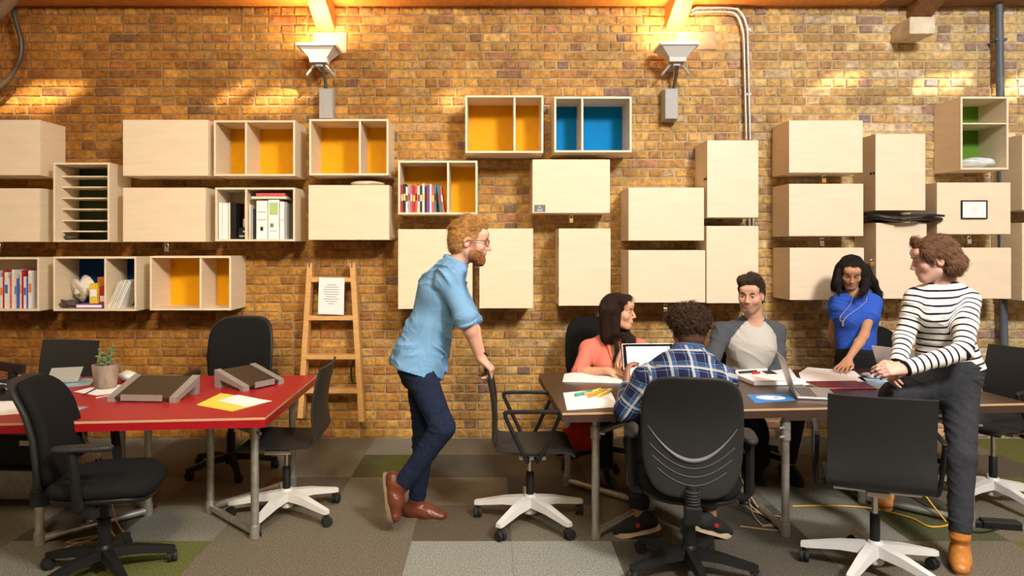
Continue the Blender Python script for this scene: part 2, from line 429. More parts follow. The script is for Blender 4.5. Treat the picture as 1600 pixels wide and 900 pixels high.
# ------------------------------------------------------------------ plywood boxes on the wall
FD = 5.645
HID = []
BN = {}
def plybox(key, x0, y0, x1, y1, label, kind='closed', back=None, div=None, shelves=(), d=FD, rec=.02, lock=None):
    a = P(x0, y1, d); b = P(x1, y0, d)
    W = b.x-a.x; Hh = b.z-a.z; D = WY-.013-d; t = .016
    HID.append((min(x0, VX+(x0-VX)*d/WY), min(y0, VY+(y0-VY)*d/WY), max(x1, VX+(x1-VX)*d/WY), max(y1, VY+(y1-VY)*d/WY)))
    nm = 'wall_cabinet' if kind == 'closed' else 'wall_shelf_box'
    r = empty(nm, ((a.x+b.x)/2, d, a.z), 0, label, 'cabinet' if kind == 'closed' else 'shelf box', 'plywood boxes on the brick wall')
    BN[key] = dict(root=r, x0=a.x+t, x1=b.x-t, z0=a.z+t, z1=b.z-t, d=d, cx=(a.x+b.x)/2, a=a, b=b)
    f0 = .019 if kind == 'closed' else 0
    MB().box((-W/2, f0, Hh-t), (W/2, D, Hh), .0015).build('top_panel', PLY, r)
    MB().box((-W/2, f0, 0), (W/2, D, t), .0015).build('bottom_panel', PLY, r)
    for s in (-1, 1):
        sp = MB().box((-t/2, f0, t), (t/2, D, Hh-t), .0015).build('side_panel', PLY, r); sp.location = (s*(W/2-t/2), 0, 0)
    if kind == 'closed':
        dm = MB().box((-W/2, 0, .001), (W/2, .018, Hh-.001), .002).build('door', PLY, r)
        MB().box((-W/2+t, D-.012, t), (W/2-t, D, Hh-t)).build('back_panel', PLY, r)
        if lock:
            lx, mtl = lock[:2]; lxw = P(lx, y1, d).x-(a.x+b.x)/2
            h = MB(); h.tube([(lxw-.012, .03, .0), (lxw-.012, .03, -.018), (lxw+.012, .03, -.018), (lxw+.012, .03, 0)], .003, 6).build('hasp', CHROME, dm)
            lk = empty('padlock', ((a.x+b.x)/2+lxw, d+.03, a.z-.075), 0, f'small {mtl} padlock hanging under {lock[2]}', 'padlock', 'padlocks on the cabinets')
            m = BRASS if 'brass' in mtl else CHROME if 'silver' in mtl else GALV
            MB().box((-.017, -.008, 0), (.017, .008, .034), .004).build('lock_body', m, lk)
            MB().tube(bez([(-.011, 0, .032), (-.011, 0, .05), (0, 0, .062), (.011, 0, .05), (.011, 0, .032)], 5), .003, 6).build('shackle', CHROME, lk)
    else:
        MB().box((-W/2+t, D-.012, t), (W/2-t, D, Hh-t)).build('back_panel', back or PLY, r)
        if div is not None:
            dx = P(div, y1, d).x-(a.x+b.x)/2
            MB().box((dx-t/2, .003, t), (dx+t/2, D-.012, Hh-t), .0015).build('divider', PLY, r)
            BN[key]['dx'] = dx+(a.x+b.x)/2
        for sy in shelves:
            z = (P(x0, sy, d).z-a.z)
            MB().box((-W/2+t, rec, z-.005), (W/2-t, D-.012, z+.005)).build('shelf', PLY, r)
    return r
B = plybox
B('L1', -76, 187, 62, 274, 'closed plywood cabinet at the top left edge of the picture')
B('L2', -78, 294, 62, 378, 'closed plywood cabinet at the left edge, beside the slotted pigeonhole box', lock=(-6, 'silver', 'the cabinet at the far left edge'))
B('L3', 83, 254, 171, 378, 'tall plywood pigeonhole box with seven slots and a dark green back', 'open', DGRN, shelves=[274, 291, 308.5, 326, 344, 361], rec=.09)
B('L4', 192, 187, 325, 275, 'closed plywood cabinet directly left of the upper yellow-backed boxes')
B('L5', 334, 188, 461, 275, 'open plywood box with yellow back, left of the two in the upper left row', 'open', YEL, 384)
B('L6', 483, 186, 607, 274, 'open plywood box with yellow back under the grey junction box', 'open', YEL, 562)
B('L7', 192, 293, 321, 378, 'closed plywood cabinet between the pigeonhole box and the binder box', lock=(258, 'silver', 'the cabinet right of the pigeonhole box'))
B('L8', 336, 293, 461, 377, 'open plywood box crammed with notebooks and binders', 'open', PLY, 384)
B('L9', 482, 289, 608, 375, 'closed plywood cabinet above the wooden ladder')
B('L10', -70, 402, 61, 486, 'open plywood box packed with magazines at the lower left edge', 'open', PLY, None)
B('L11', 83, 401, 213, 486, 'open plywood box with blue back holding bags, cartons and papers', 'open', mat('navy_panel', (.004, .045, .17), .6, spec=.1), 164)
B('L12', 234, 400, 361, 485, 'empty open plywood box with yellow back above the black office chair', 'open', YEL, 313)
B('C1', 727, 149, 849, 239, 'open plywood box with yellow back, high above the bearded standing man', 'open', YEL, 804)
B('C2', 866, 151, 987, 238, 'open plywood box with bright blue back, high in the middle of the wall', 'open', BLU, 910)
B('C3', 622, 251, 746, 335, 'open plywood box with a row of paperbacks and a yellow back', 'open', YEL, 700)
B('C4', 832, 249, 953, 333, 'closed plywood cabinet with a small grey plaque on its door', lock=(893, 'brass', 'the cabinet with the grey plaque'))
B('C5', 622, 358, 738, 483, 'large closed plywood cabinet behind the back of the standing man')
B('C6', 749, 357, 833, 482, 'closed upright plywood cabinet in front of the face of the standing man')
B('C7', 873, 357, 954, 478, 'closed upright plywood cabinet with black hinges, left of the woman in coral')
B('C8', 982, 293, 1100, 376, 'closed plywood cabinet, upper of the pair above the man in plaid')
B('C9', 982, 391, 1102, 473, 'closed plywood cabinet, lower of the pair above the man in plaid', lock=(1041, 'silver', 'the lower cabinet above the man in plaid'))
B('C10', 1105, 219, 1185, 340, 'tall closed plywood cabinet below the end of the twin conduits')
B('C11', 1104, 353, 1185, 474, 'tall closed plywood cabinet behind the man in the grey raglan top')
B('R1', 1233, 188, 1348, 270, 'closed plywood cabinet, top of the stack of three left of the woman in blue', lock=(1290, 'brass', 'the topmost cabinet of three'))
B('R2', 1233, 287, 1349, 369, 'closed plywood cabinet, middle of the stack of three left of the woman in blue', lock=(1287, 'silver', 'the middle cabinet of three'))
B('R3', 1234, 387, 1350, 469, 'closed plywood cabinet, bottom of the stack of three, beside the woman in blue', lock=(1292, 'dark', 'the bottom cabinet of three'))
B('R4', 1368, 209, 1446, 329, 'tall closed plywood cabinet above the folded black bag')
B('R5', 1369, 348, 1448, 467, 'tall closed plywood cabinet below the folded black bag')
B('R6', 1501, 151, 1576, 265, 'open upright plywood box with green back and one shelf', 'open', GRN, shelves=[193], rec=.002)
B('R7', 1464, 285, 1579, 366, 'closed plywood cabinet with a small black-framed notice on its door', lock=(1518, 'silver', 'the cabinet with the framed notice'))
B('R8', 1465, 387, 1580, 467, 'closed plywood cabinet behind the head of the woman in stripes')
B('R9', 1597, 210, 1680, 328, 'open plywood box with yellow back cut off by the right edge, upper one', 'open', YEL, None)
B('R10', 1597, 348, 1680, 470, 'closed plywood cabinet cut off by the right edge, lower one')
# small fittings on doors
def on_child(key, name):
    o = BN[key]['root']
    return o, [c for c in o.children if c.name.split('.')[0] == name][0]
def door_fix(key, name, mb, m, label=None, smooth=False):
    r, d = on_child(key, 'door'); o = mb.build(name, m, d, smooth, origin=r.location); 
    if label: o['label'] = label
    return o
c = P(843.5, 325.5, FD); q = door_fix('C4', 'plaque', MB().box((c.x-.043, FD-.003, c.z-.027), (c.x+.043, FD+.001, c.z+.027)), mat('grey_plaque', (.16, .16, .15), .5), 'small grey plaque with white symbols')
mk = MB()
for sx in (-1, 1):
    mk.tube([(c.x+sx*.008, FD-.0035, c.z+.002), (c.x+sx*.001, FD-.0035, c.z+.016)], .0014, 5)
    mk.tube([(c.x+sx*.006, FD-.0035, c.z+.016), (c.x+sx*.010, FD-.0035, c.z+.006)], .0014, 5)
    mk.tube(bez([(c.x+sx*.012-.008, FD-.0035, c.z-.014), (c.x+sx*.012, FD-.0035, c.z-.005), (c.x+sx*.012+.008, FD-.0035, c.z-.014)], 4), .0016, 5)
mk.box((c.x-.02, FD-.004, c.z-.02), (c.x+.02, FD-.003, c.z-.016))
door_fix('C4', 'plaque_symbol', mk, PAPER)
for y in (378, 456):
    c = P(871, y, FD+.03); door_fix('C7', 'hinge', MB().box((BN['C7']['a'].x-.004, FD+.006, c.z-.036), (BN['C7']['a'].x+.002, FD+.03, c.z+.036)), BLKP)
for key, yy in (('C10', 279), ('R4', 270)):
    c = P(BN[key]['a'].x, yy, FD)
    for k in range(2):
        door_fix(key, 'hinge', MB().cyl((BN[key]['a'].x-.006, FD+.02+k*.045, P(0, yy, FD).z), (BN[key]['a'].x+.002, FD+.02+k*.045, P(0, yy, FD).z), .011, n=10), BLKP)
lk = empty('padlock', (BN['R5']['a'].x-.018, FD+.03, P(0, 416, FD).z), 0, 'brass padlock on the side of the tall cabinet between the two standing women', 'padlock', 'padlocks on the cabinets')
MB().box((-.017, -.012, 0), (.015, .012, .03), .004).build('lock_body', BRASS, lk); MB().tube(bez([(-.01, 0, .028), (-.01, 0, .044), (.002, 0, .054), (.012, 0, .044), (.012, 0, .028)], 5), .003, 6).build('shackle', CHROME, lk)
c = P(1521, 327.5, FD)
fr = empty('framed_notice', (c.x, FD-.001, c.z-.072), 0, 'small black-framed white notice mounted on the plywood cabinet door', 'picture frame')
for lo, hi in (((-.101, -.014, 0), (.101, 0, .008)), ((-.101, -.014, .136), (.101, 0, .144)), ((-.101, -.014, .008), (-.093, 0, .136)), ((.093, -.014, .008), (.101, 0, .136))):
    MB().box(lo, hi).build('frame_bar', BLKP, fr)
ins = MB().box((-.093, -.008, .008), (.093, -.001, .136)).build('notice_sheet', PAPER, fr)
ln = MB()
for k, wdt in enumerate((.05, .07, .04)): ln.box((-wdt/2, -.0086, .082-k*.014), (wdt/2, -.008, .085-k*.014))
ln.build('faint_print', mat('faint_ink', (.6, .6, .6), .8), ins)

# ------------------------------------------------------------------ things in the boxes
BOOKC = {'red': (.42, .02, .03), 'white': (.72, .70, .66), 'black': (.015, .015, .018), 'pink': (.62, .10, .12), 'orange': (.72, .22, .05), 'purple': (.20, .05, .28), 'teal': (.05, .20, .20), 'grey': (.35, .35, .36), 'cream': (.70, .60, .42), 'blue': (.05, .13, .42), 'green': (.10, .30, .10), 'yellow': (.78, .55, .05)}
def bookm(c): return mat('book_'+c, BOOKC[c], .5, var=.12, scale=30)
def book(name, x, z, d, wd, ht, dep, colr, label, group, lean=0., cat='book', band=None):
    r = empty(name, (x, d, z), 0, label, cat, group); r.rotation_euler = (0, lean, 0)
    m = bookm(colr)
    MB().box((0, 0, 0), (.0015, dep, ht)).build('cover', m, r)
    MB().box((wd-.0015, 0, 0), (wd, dep, ht)).build('cover', m, r)
    sp = MB().box((.0015, 0, 0), (wd-.0015, .0015, ht)).build('spine', m, r)
    MB().box((.0015, .002, .003), (wd-.0015, dep-.004, ht-.003)).build('page_block', PAPER, r)
    if band:
        MB().box((.002, -.0006, ht*.42), (wd-.002, .0, ht*.66)).build('spine_lettering', bookm(band), sp)
    return r
b = BN['C3']; x = b['x0']+.004
seq = ['red', 'black', 'white', 'grey', 'pink', 'red', 'pink', 'cream', 'black', 'white', 'black', 'purple', 'white', 'pink', 'teal', 'teal', 'pink', 'red']
for i, c_ in enumerate(seq):
    wd = [.014, .020, .016, .018, .015, .022][i % 6]
    if x+wd > b['dx']-.02: break
    book('paperback', x, b['z0']+.0005, b['d']+.03, wd, .215+.012*math.sin(i*2.3), .15, c_, f'{c_} paperback, {ORD[i]} from the left in the book row', 'paperbacks in the yellow-backed box', lean=0. if i < 15 else -.12, band=['white', 'yellow', 'black', 'red'][i % 4])
    x += wd+.0012+(.027 if i == 14 else .0015 if i > 14 else 0)
# binders etc in L8
b = BN['L8']
def slab(name, x0, x1, z0, z1, d0, dep, m, label, cat, group=None, bev=.002, lean=0., parts=()):
    r = empty(name, ((x0+x1)/2, d0, z0), 0, label, cat, group); r.rotation_euler = (0, lean, 0)
    wd = x1-x0; ht = z1-z0
    MB().box((-wd/2, 0, 0), (wd/2, dep, ht), bev).build('case', m, r)
    for (nm, u0, v0, u1, v1, mm) in parts:
        MB().box((-wd/2+u0*wd, -.0012, v0*ht), (-wd/2+u1*wd, .0005, v1*ht)).build(nm, mm, r)
    return r
bx = lambda u: b['x0']+(b['x1']-b['x0'])*u
z0 = b['z0']+.0005
hgt = b['z1']-b['z0']
for i, (u0, u1, h_, mm, lab) in enumerate([(.01, .05, .74, PAPER, 'thin white notebook standing at the far left of the binder box'), (.055, .13, .73, PAPER, 'thick white notepad standing second in the binder box'), (.135, .16, .74, CREAM, 'cream spiral notebook between white pads and black folder'), (.165, .235, .74, BLKP, 'black spiral notebook in the binder box')]):
    slab('notebook', bx(u0), bx(u1), z0, z0+h_*hgt, b['d']+.02, .21, mm, lab, 'notebook', 'notebooks in the binder box')
slab('pencil_case', bx(.25), bx(.375), z0, z0+.09, b['d']+.05, .12, BLKP, 'low black case at the bottom of the binder box', 'case', parts=[('label_strip', .1, .2, .9, .35, bookm('grey')), ('label_strip', .5, .6, .9, .75, bookm('white'))])
slab('tin', bx(.30), bx(.378), z0+.091, z0+.165, b['d']+.06, .1, bookm('cream'), 'cream tin standing on the low black case', 'tin', bev=.012)
slab('carton', bx(.315), bx(.378), z0+.166, z0+.29, b['d']+.07, .1, bookm('red'), 'dark red carton on top of the cream tin', 'carton')
bw = bx
for i, (u0, u1, h_, mm, lab, pr) in enumerate([
    (.405, .425, .70, CREAM, 'cream folder leaning beside the binders', []), (.43, .455, .66, bookm('grey'), 'grey folder left of the white binders', []), (.46, .49, .62, bookm('black'), 'black folder left of the white binders', []),
    (.50, .645, .78, PAPER, 'white lever-arch binder with a round finger hole', [('finger_hole', .38, .22, .62, .32, BLKP), ('spine_print', .1, .5, .9, .515, INK), ('spine_print', .1, .7, .9, .715, INK)]),
    (.655, .80, .80, PAPER, 'white binder with a green spine label', [('spine_label', .12, .62, .9, .93, mat('pale_green_label', (.42, .60, .22), .7)), ('spine_mark', .2, .30, .5, .40, bookm('green')), ('spine_print', .15, .2, .85, .215, INK)]),
    (.81, .87, .76, PAPER, 'narrow white binder right of the green label binder', [('spine_print', .2, .5, .8, .515, INK)]), (.875, .905, .72, bookm('grey'), 'grey folder at the far right of the binder box', [])]):
    slab('binder', bx(u0), bx(u1), z0, z0+h_*hgt, b['d']+.03, .25, mm, lab, 'binder', 'binders in the plywood box', parts=pr)
slab('folder', bx(.44), bx(.90), z0+.815*hgt, z0+.865*hgt, b['d']+.02, .24, CREAM, 'cream folder lying flat on top of the binders', 'folder')
slab('folder', bx(.50), bx(.88), z0+.868*hgt, z0+.93*hgt, b['d']+.02, .22, bookm('pink'), 'pink folder lying topmost above the binders', 'folder')
# magazines in L10
b = BN['L10']; x = P(-30, 0, b['d']).x; z0 = b['z0']+.0005
seq = ['white', 'cream', 'grey', 'white', 'cream', 'white', 'grey', 'white', 'red', 'white', 'white', 'pink', 'white', 'cream', 'blue', 'white', 'red', 'white', 'blue', 'white']
for i, c_ in enumerate(seq):
    wd = [.012, .016, .020, .014, .026][i % 5]
    if x+wd > b['x1']-.004: break
    book('magazine', x, z0, b['d']+.04, wd, .27+.035*math.sin(i*1.7), .2, c_, f'{c_} magazine, {ORD[i]} from the left in the lower left box', 'magazines in the lower left box', cat='magazine', band=['red', 'blue', 'black', 'orange'][i % 4] if i % 2 else None)
    x += wd+.001
# L11 contents
b = BN['L11']; z0 = b['z0']+.0005
def blob(name, c, r, m, label, cat, amp=.35, seed=0, n=3, smooth=True, parent=None):
    bm = bmesh.new(); bmesh.ops.create_icosphere(bm, subdivisions=n, radius=1)
    rr = np.random.RandomState(seed); ph = rr.uniform(0, 6, (8, 3)); fr_ = rr.uniform(1.5, 6, (8, 3))
    zmin = 0
    for v in bm.verts:
        p = np.array(v.co); k = 1+amp*sum(math.sin(fr_[j] @ p+ph[j, 0]) for j in range(8))/8*1.6
        v.co = Vector((p[0]*r[0]*k, p[1]*r[1]*k, p[2]*r[2]*k)); 
    zmin = min(v.co.z for v in bm.verts)
    me = bpy.data.meshes.new(name)
    for v in bm.verts: v.co.z -= zmin
    bm.to_mesh(me); bm.free(); me.materials.append(m)
    if smooth: me.polygons.foreach_set('use_smooth', [True]*len(me.polygons))
    o = bpy.data.objects.new(name, me); o.location = c; link(o, parent)
    return tag(o, label, cat) if label else o
BAGM = mat('thin_plastic_film', (.72, .66, .55), .25, var=.15, scale=30, bump=.6, bscale=30)
pp = lambda px, dd: P(px, 0, dd).x
slab('flat_box', pp(120, 5.7), pp(163, 5.7), z0, z0+.035, 5.68, .2, bookm('purple'), 'flat purple and white box at the bottom of the blue-backed box', 'box', parts=[('label_strip', .05, .25, .95, .8, PAPER)])
slab('carton', pp(139.5, 5.72), pp(152, 5.72), z0+.036, z0+.195, 5.72, .1, bookm('yellow'), 'yellow carton with white label in the blue-backed box', 'carton', parts=[('label_panel', .1, .35, .9, .7, PAPER)])
slab('carton', pp(153.5, 5.72), pp(163, 5.72), z0+.036, z0+.17, 5.74, .1, bookm('red'), 'red and white carton right of the yellow carton', 'carton', parts=[('label_panel', .1, .1, .9, .45, PAPER)])
slab('carton', pp(151, 5.85), pp(162, 5.85), z0+.0362, z0+.24, 5.86, .07, bookm('orange'), 'orange carton behind the red one in the blue-backed box', 'carton')
blob('plastic_bag', (pp(126, 5.82), 5.84, z0+.036), (.085, .05, .085), BAGM, 'crumpled clear plastic bag beside the yellow carton', 'plastic bag', .5, 3)
blob('cable_coil', (pp(108, 5.74), 5.73, z0), (.07, .05, .028), mat('dark_cable', (.08, .065, .045), .6), 'tangled dark cable lying in the blue-backed box', 'cable', .5, 5)
for i in range(9):
    slab('paper_sheaf', pp(171+i*2.0, 5.72), pp(172.4+i*2.0, 5.72), z0, z0+.23+.012*math.sin(i*2), 5.68+.01*(i % 3), .2, PAPER if i % 3 else CREAM, f'leaning sheaf of papers, {ORD[i]} from the left in the blue-backed box', 'papers', 'papers leaning in the blue-backed box', bev=0, lean=.42)
slab('envelope', pp(168.5, 5.74), pp(170, 5.74), z0, z0+.2, 5.76, .17, mat('kraft', (.45, .28, .13), .8), 'brown envelope left of the leaning papers', 'envelope', lean=.42)
# pigeonhole bundle, R6 contents, cloth on L9, black bag between R4 and R5
b = BN['L3']; blob('cable_coil', (pp(105, 5.78), 5.80, b['z0']+.0005), (.055, .05, .018), mat('dark_cable', (.08, .065, .045), .6), 'dark tangle in the lowest slot of the pigeonhole box', 'cable', .4, 8)
b = BN['R6']; blob('plastic_bag', ((b['x0']+b['x1'])/2+.02, 5.80, b['z0']+.0005), (.14, .10, .04), mat('pale_blue_film', (.66, .72, .74), .25, var=.1, bump=.5, bscale=30), 'pale crumpled plastic bag in the green-backed box', 'plastic bag', .35, 12)
b = BN['L9']; blob('folded_cloth', (P(575, 0, 5.8).x, 5.80, b['b'].z+.0005), (.14, .10, .022), mat('white_cloth', (.70, .62, .48), .9), 'pale cloth lying on top of the cabinet above the ladder', 'cloth', .15, 2)
mb = MB(); bgm = mat('black_nylon', (.012, .012, .013), .38, var=.2, bump=.3, bscale=80)
zb = BN['R5']['b'].z+.001
def bagf(x, y, z):
    return (x+.0, y, z+.012*math.sin(x*16)+.006*math.sin(y*30+x*9))
bg_ = empty('folded_bag', (P(1405, 0, 5.75).x, 5.70, zb), 0, 'flat folded black bag squeezed between two tall plywood cabinets', 'bag')
m2 = MB().cushion(.58, .27, .038, 3, bagf); o = m2.build('bag_body', bgm, bg_, True); o.location.z = .033
MB().tube(bez([(-.1, -.15, .02), (.03, -.165, .035), (.12, -.15, .055), (.25, -.12, .05)], 6), .009, 8).build('strap', bgm, bg_, True)

# ------------------------------------------------------------------ wall fittings
def uplighter(px, py, lab):
    c = P(px, py, 5.80)
    r = empty('wall_uplighter', (c.x, WY-.013, c.z-.17), 0, lab, 'lamp', 'uplighters on the brick wall')
    d0 = -.20
    m = MB()
    T = [(-.145, d0-.12, .19), (.145, d0-.12, .19), (.145, d0+.12, .19), (-.145, d0+.12, .19)]
    Bt = [(-.07, d0-.06, .105), (.07, d0-.06, .105), (.07, d0+.06, .105), (-.07, d0+.06, .105)]
    Bb = [(-.065, d0-.055, .072), (.065, d0-.055, .072), (.065, d0+.055, .072), (-.065, d0+.055, .072)]
    m.loft([Bb, Bt, T]); m.build('lamp_housing', WHTM, r)
    m = MB()
    for lo, hi in (((-.155, d0-.13, .185), (.155, d0-.105, .207)), ((-.155, d0+.105, .185), (.155, d0+.13, .207)), ((-.155, d0-.105, .185), (-.13, d0+.105, .207)), ((.13, d0-.105, .185), (.155, d0+.105, .207))): m.box(lo, hi)
    m.build('rim', WHTM, r)
    MB().box((-.13, d0-.105, .1905), (.13, d0+.105, .197)).build('lamp_glass', mat('lamp_glass', (1, .9, .7), .3, emit=((1, .72, .36), 18)), r)
    for s in (-1, 1):
        MB().tube([(s*.035, d0, .075), (s*.105, d0+.02, -.01), (s*.11, d0+.03, -.018)], .010, 8).build('bracket_arm', GRYP, r)
    MB().box((-.03, d0-.02, .045), (.03, .0, .073), .004).build('bracket', GRYP, r)
    MB().tube(bez([(.015, d0+.02, .05), (.02, d0+.10, -.03), (.012, -.03, -.14), (.012, -.03, -.215)], 6), .014, 8).build('flex_conduit', mat('dark_flex', (.10, .085, .06), .5), r, True)
    l = bpy.data.lights.new('uplighter_bulb', 'AREA'); l.shape = 'RECTANGLE'; l.size = .24; l.size_y = .2; l.energy = 20; l.color = (1, .68, .33)
    lo_ = bpy.data.objects.new('uplighter_bulb', l); COL.objects.link(lo_); lo_.parent = r; lo_.location = (0, d0, .212); lo_.rotation_euler = (PI, 0, 0)
    return r
uplighter(500, 81, 'white square wall uplighter above the yellow-backed boxes at the left')
uplighter(1056, 80, 'white square wall uplighter beside the twin conduits')
def jbox(x0, y0, x1, y1, lab):
    a = P(x0, y1, 5.86); b = P(x1, y0, 5.86)
    r = empty('junction_box', ((a.x+b.x)/2, WY-.013, a.z), 0, lab, 'electrical box', 'grey boxes below the uplighters')
    W = b.x-a.x; Hh = b.z-a.z
    MB().box((-W/2, -.10, 0), (W/2, 0, Hh), .004).build('case', GRYP, r)
    MB().box((-W/2+.006, -.127, .006), (W/2-.006, -.1005, Hh-.006), .006).build('cover', GRYP, r)
jbox(497, 137, 519, 186, 'grey electrical box under the left uplighter')
jbox(1038, 137, 1061, 187, 'grey electrical box under the right uplighter')
for x0, y0, x1, y1 in ((490, 51, 542, 84), (1058, 50, 1118, 78)):
    a = P(x0, y1, WY); b = P(x1, y0, WY); MB().box((a.x, WY-.016, a.z), (b.x, WY+.01, b.z), .003).build('padstone', mat('pinkish_padstone', (.42, .28, .18), .9, var=.2, bump=.5, bscale=60, pos=True), wb)
# conduits, pipes
def pipe(name, pts, r, m, lab, cat='pipe', clips=(), group=None):
    o = empty(name, tuple(pts[-1]), 0, lab, cat, group); og = o.location.copy()
    MB().tube(pts, r, 12).build('pipe_run', m, o, True, origin=og)
    for c in clips:
        c = Vector(c); MB().cbox((c.x, c.y+.012, c.z), (r*3.2, r*2.4, .018)).build('clip', m, o, origin=og)
    return o
wp = lambda px, py, dd=5.95: P(px, py, dd)
pipe('conduit', [wp(1080, 18)]+bez([wp(1086, 13), wp(1140, 13), wp(1158, 20), wp(1167, 42), wp(1168, 60)], 6)+[wp(1172, 218)], .011, GALV, 'outer galvanised conduit of the twin run turning down beside the uplighter', 'conduit', [wp(1092, 12), wp(1150, 14), wp(1169, 46), wp(1170, 147)])
pipe('conduit', [wp(1080, 23)]+bez([wp(1086, 19), wp(1135, 19), wp(1152, 25), wp(1160, 45), wp(1162, 62)], 6)+[wp(1166, 218)], .011, GALV, 'inner galvanised conduit of the twin run turning down beside the uplighter', 'conduit')
for k, xx in ((0, 1171), (1, 1177)):
    pipe('conduit', [wp(xx, 335), wp(xx, 360)], .011, GALV, ['left', 'right'][k]+' short conduit showing in the gap between the two tall cabinets', 'conduit')
GREYPIPE = mat('grey_pvc', (.09, .11, .13), .5, var=.15)
pipe('drain_pipe', [wp(1561, 8, 5.9), wp(1563, 150, 5.9), wp(1568, 500, 5.9), wp(1570, 570, 5.9)], .03, GREYPIPE, 'slate grey drain pipe running down the wall at the right', 'pipe', [wp(1562, 62, 5.9)])
pipe('curved_hose', bez([wp(15, -10, 5.85), wp(24, 30, 5.85), wp(33, 65, 5.85), wp(30, 95, 5.85), wp(12, 125, 5.85), wp(-15, 148, 5.85)], 8), .02, mat('dark_metal', (.09, .07, .05), .45, metal=.4), 'dark curved pipe bending across the top left corner', 'pipe')
pipe('duct', [wp(38, -25, 5.7), wp(2, 18, 5.7), wp(-30, 40, 5.7)], .05, mat('brown_duct', (.20, .12, .06), .6), 'thick brown duct crossing the top left corner', 'pipe')
c0 = P(1421, 53, 5.72); c1 = P(1461, 29, 5.72)
sb = empty('stone_corbel', ((c0.x+c1.x)/2, WY-.013, c0.z), 0, 'pale stone corbel carrying the dark rafter', 'corbel')
MB().box((-.1, -.27, 0), (.1, 0, .12), .006).build('stone_block', mat('pale_stone', (.62, .54, .40), .9, var=.2, scale=14, bump=.5, bscale=60), sb)
MB().box((-.085, -.25, .1205), (.11, -.02, .142), .006).build('packing_slate', mat('pale_stone', (.6, .5, .4)), sb)
# ladder
LW = mat('ladder_wood', (.66, .37, .13), .5, var=.15, scale=4, stretch=(3, 3, 16))
lr = empty('wooden_ladder', (P(520, 0, 5.9).x, 5.88, P(0, 655, 5.9).z), 0, 'pale wooden step ladder hung against the brick wall', 'ladder'); og = lr.location.copy()
la, lb, ra, rb_ = P(486, 411, 5.88), P(471, 652, 5.86), P(552, 411, 5.88), P(566, 657, 5.86)
for a, b2 in ((la, lb), (ra, rb_)):
    m = MB(); dv = b2-a; m.M = Matrix.Translation(a) @ rot_to(dv, (0, -1, 0)); m.box((0, -.022, -.045), (dv.length, .022, .045), .003); m.build('rail', LW, lr, origin=og)
for y in (437, 497, 558, 611):
    t = (y-411)/243; a = la.lerp(lb, t); b2 = ra.lerp(rb_, t)
    MB().box((a.x+.015, a.y-.055, a.z-.018), (b2.x-.015, a.y+.04, a.z+.018), .003).build('step', LW, lr, origin=og)
for a in (la, ra):
    MB().tube([(a.x, WY-.005, a.z-.03), (a.x, a.y-.05, a.z-.03), (a.x, a.y-.06, a.z+.01)], .006, 6).build('wall_hook', GALV, lr, origin=og)
MB().tube(bez([P(553, 563, 5.84), P(549, 575, 5.83), P(550, 595, 5.83), P(557, 599, 5.83)], 5), .007, 6).build('strap', BLKP, lr, origin=og)
c = P(517, 462, 5.80)
sg = empty('paper_sign', (c.x, 5.80, c.z-.15), 0, 'white printed sheet taped to the ladder', 'sign'); sg.rotation_euler = (.02, .03, 0)
sh = MB().box((-.103, -.002, 0), (.103, 0, .295)).build('sheet', PAPER, sg)
ln = MB()
for k, wd in enumerate((.075, .11, .125, .13, .115, .085, .12, .09, .05)): ln.box((-wd/2, -.0026, .235-k*.019), (wd/2, -.002, .240-k*.019))
ln.build('printed_lines', INK, sh)
brick_all(HID+[(600, 350, 780, 690), (470, 400, 575, 690), (880, 440, 1240, 690), (1290, 370, 1540, 690), (310, 490, 430, 690), (0, 560, 470, 700), (0, 700, 1600, 900)])
# ------------------------------------------------------------------ chairs
def star_base(r, m, R=.31, z_hub=.115, z_end=.072, wd=.05, rot=0., flat=False):
    MB().lathe([(.03, .05), (.04, .06), (.042, z_hub+.012), (.03, z_hub+.03)]).build('base_hub', m, r, True)
    for k in range(5):
        a = rot+k*2*PI/5; mb = MB(); mb.M = Matrix.Rotation(a, 4, 'Z')
        t0, t1 = (.030, .022) if not flat else (.034, .018)
        rings = []
        for (x, zc, hw, hh) in ((.02, z_hub, wd*.62, t0), (R*.5, (z_hub*.55+z_end*.45)+.008, wd*.5, (t0+t1)/2), (R-.01, z_end+.004, wd*.36, t1), (R+.018, z_end, wd*.30, t1*.8)):
            rings.append([(x, -hw, zc-hh), (x, hw, zc-hh), (x, hw*.8, zc+hh*.55), (x, -hw*.8, zc+hh*.55)])
        mb.loft(rings); lg = mb.build('base_leg', m, r)
        e = Vector((math.cos(a)*(R+.003), math.sin(a)*(R+.003), 0)); ca = a+random.uniform(.6, 2.2)
        cb = MB(); cb.M = Matrix.Translation(e) @ Matrix.Rotation(ca, 4, 'Z')
        for s in (-1, 1): cb.lathe([(.012, -.010), (.0265, -.008), (.029, 0), (.0265, .008), (.012, .010)], n=16) if False else None
        for s in (-1, 1):
            c2 = MB(); c2.lathe([(.010, -.010), (.0265, -.009), (.029, -.003), (.029, .003), (.0265, .009), (.010, .010)], n=18)
            Mx = cb.M @ Matrix.Translation((0.008, s*.0135, .029)) @ Matrix.Rotation(PI/2, 4, 'X')
            cb2 = [Mx @ Vector(p) for p in c2.v]; o_ = len(cb.v); cb.v += [tuple(p) for p in cb2]; cb.f += [tuple(i+o_ for i in q) for q in c2.f]
        cb.cyl((0, 0, .03), (0, 0, .062), .009, n=10); cb.box((-.022, -.006, .03), (.022, .006, .055), .004)
        cb.build('caster', RUBB, lg, True)
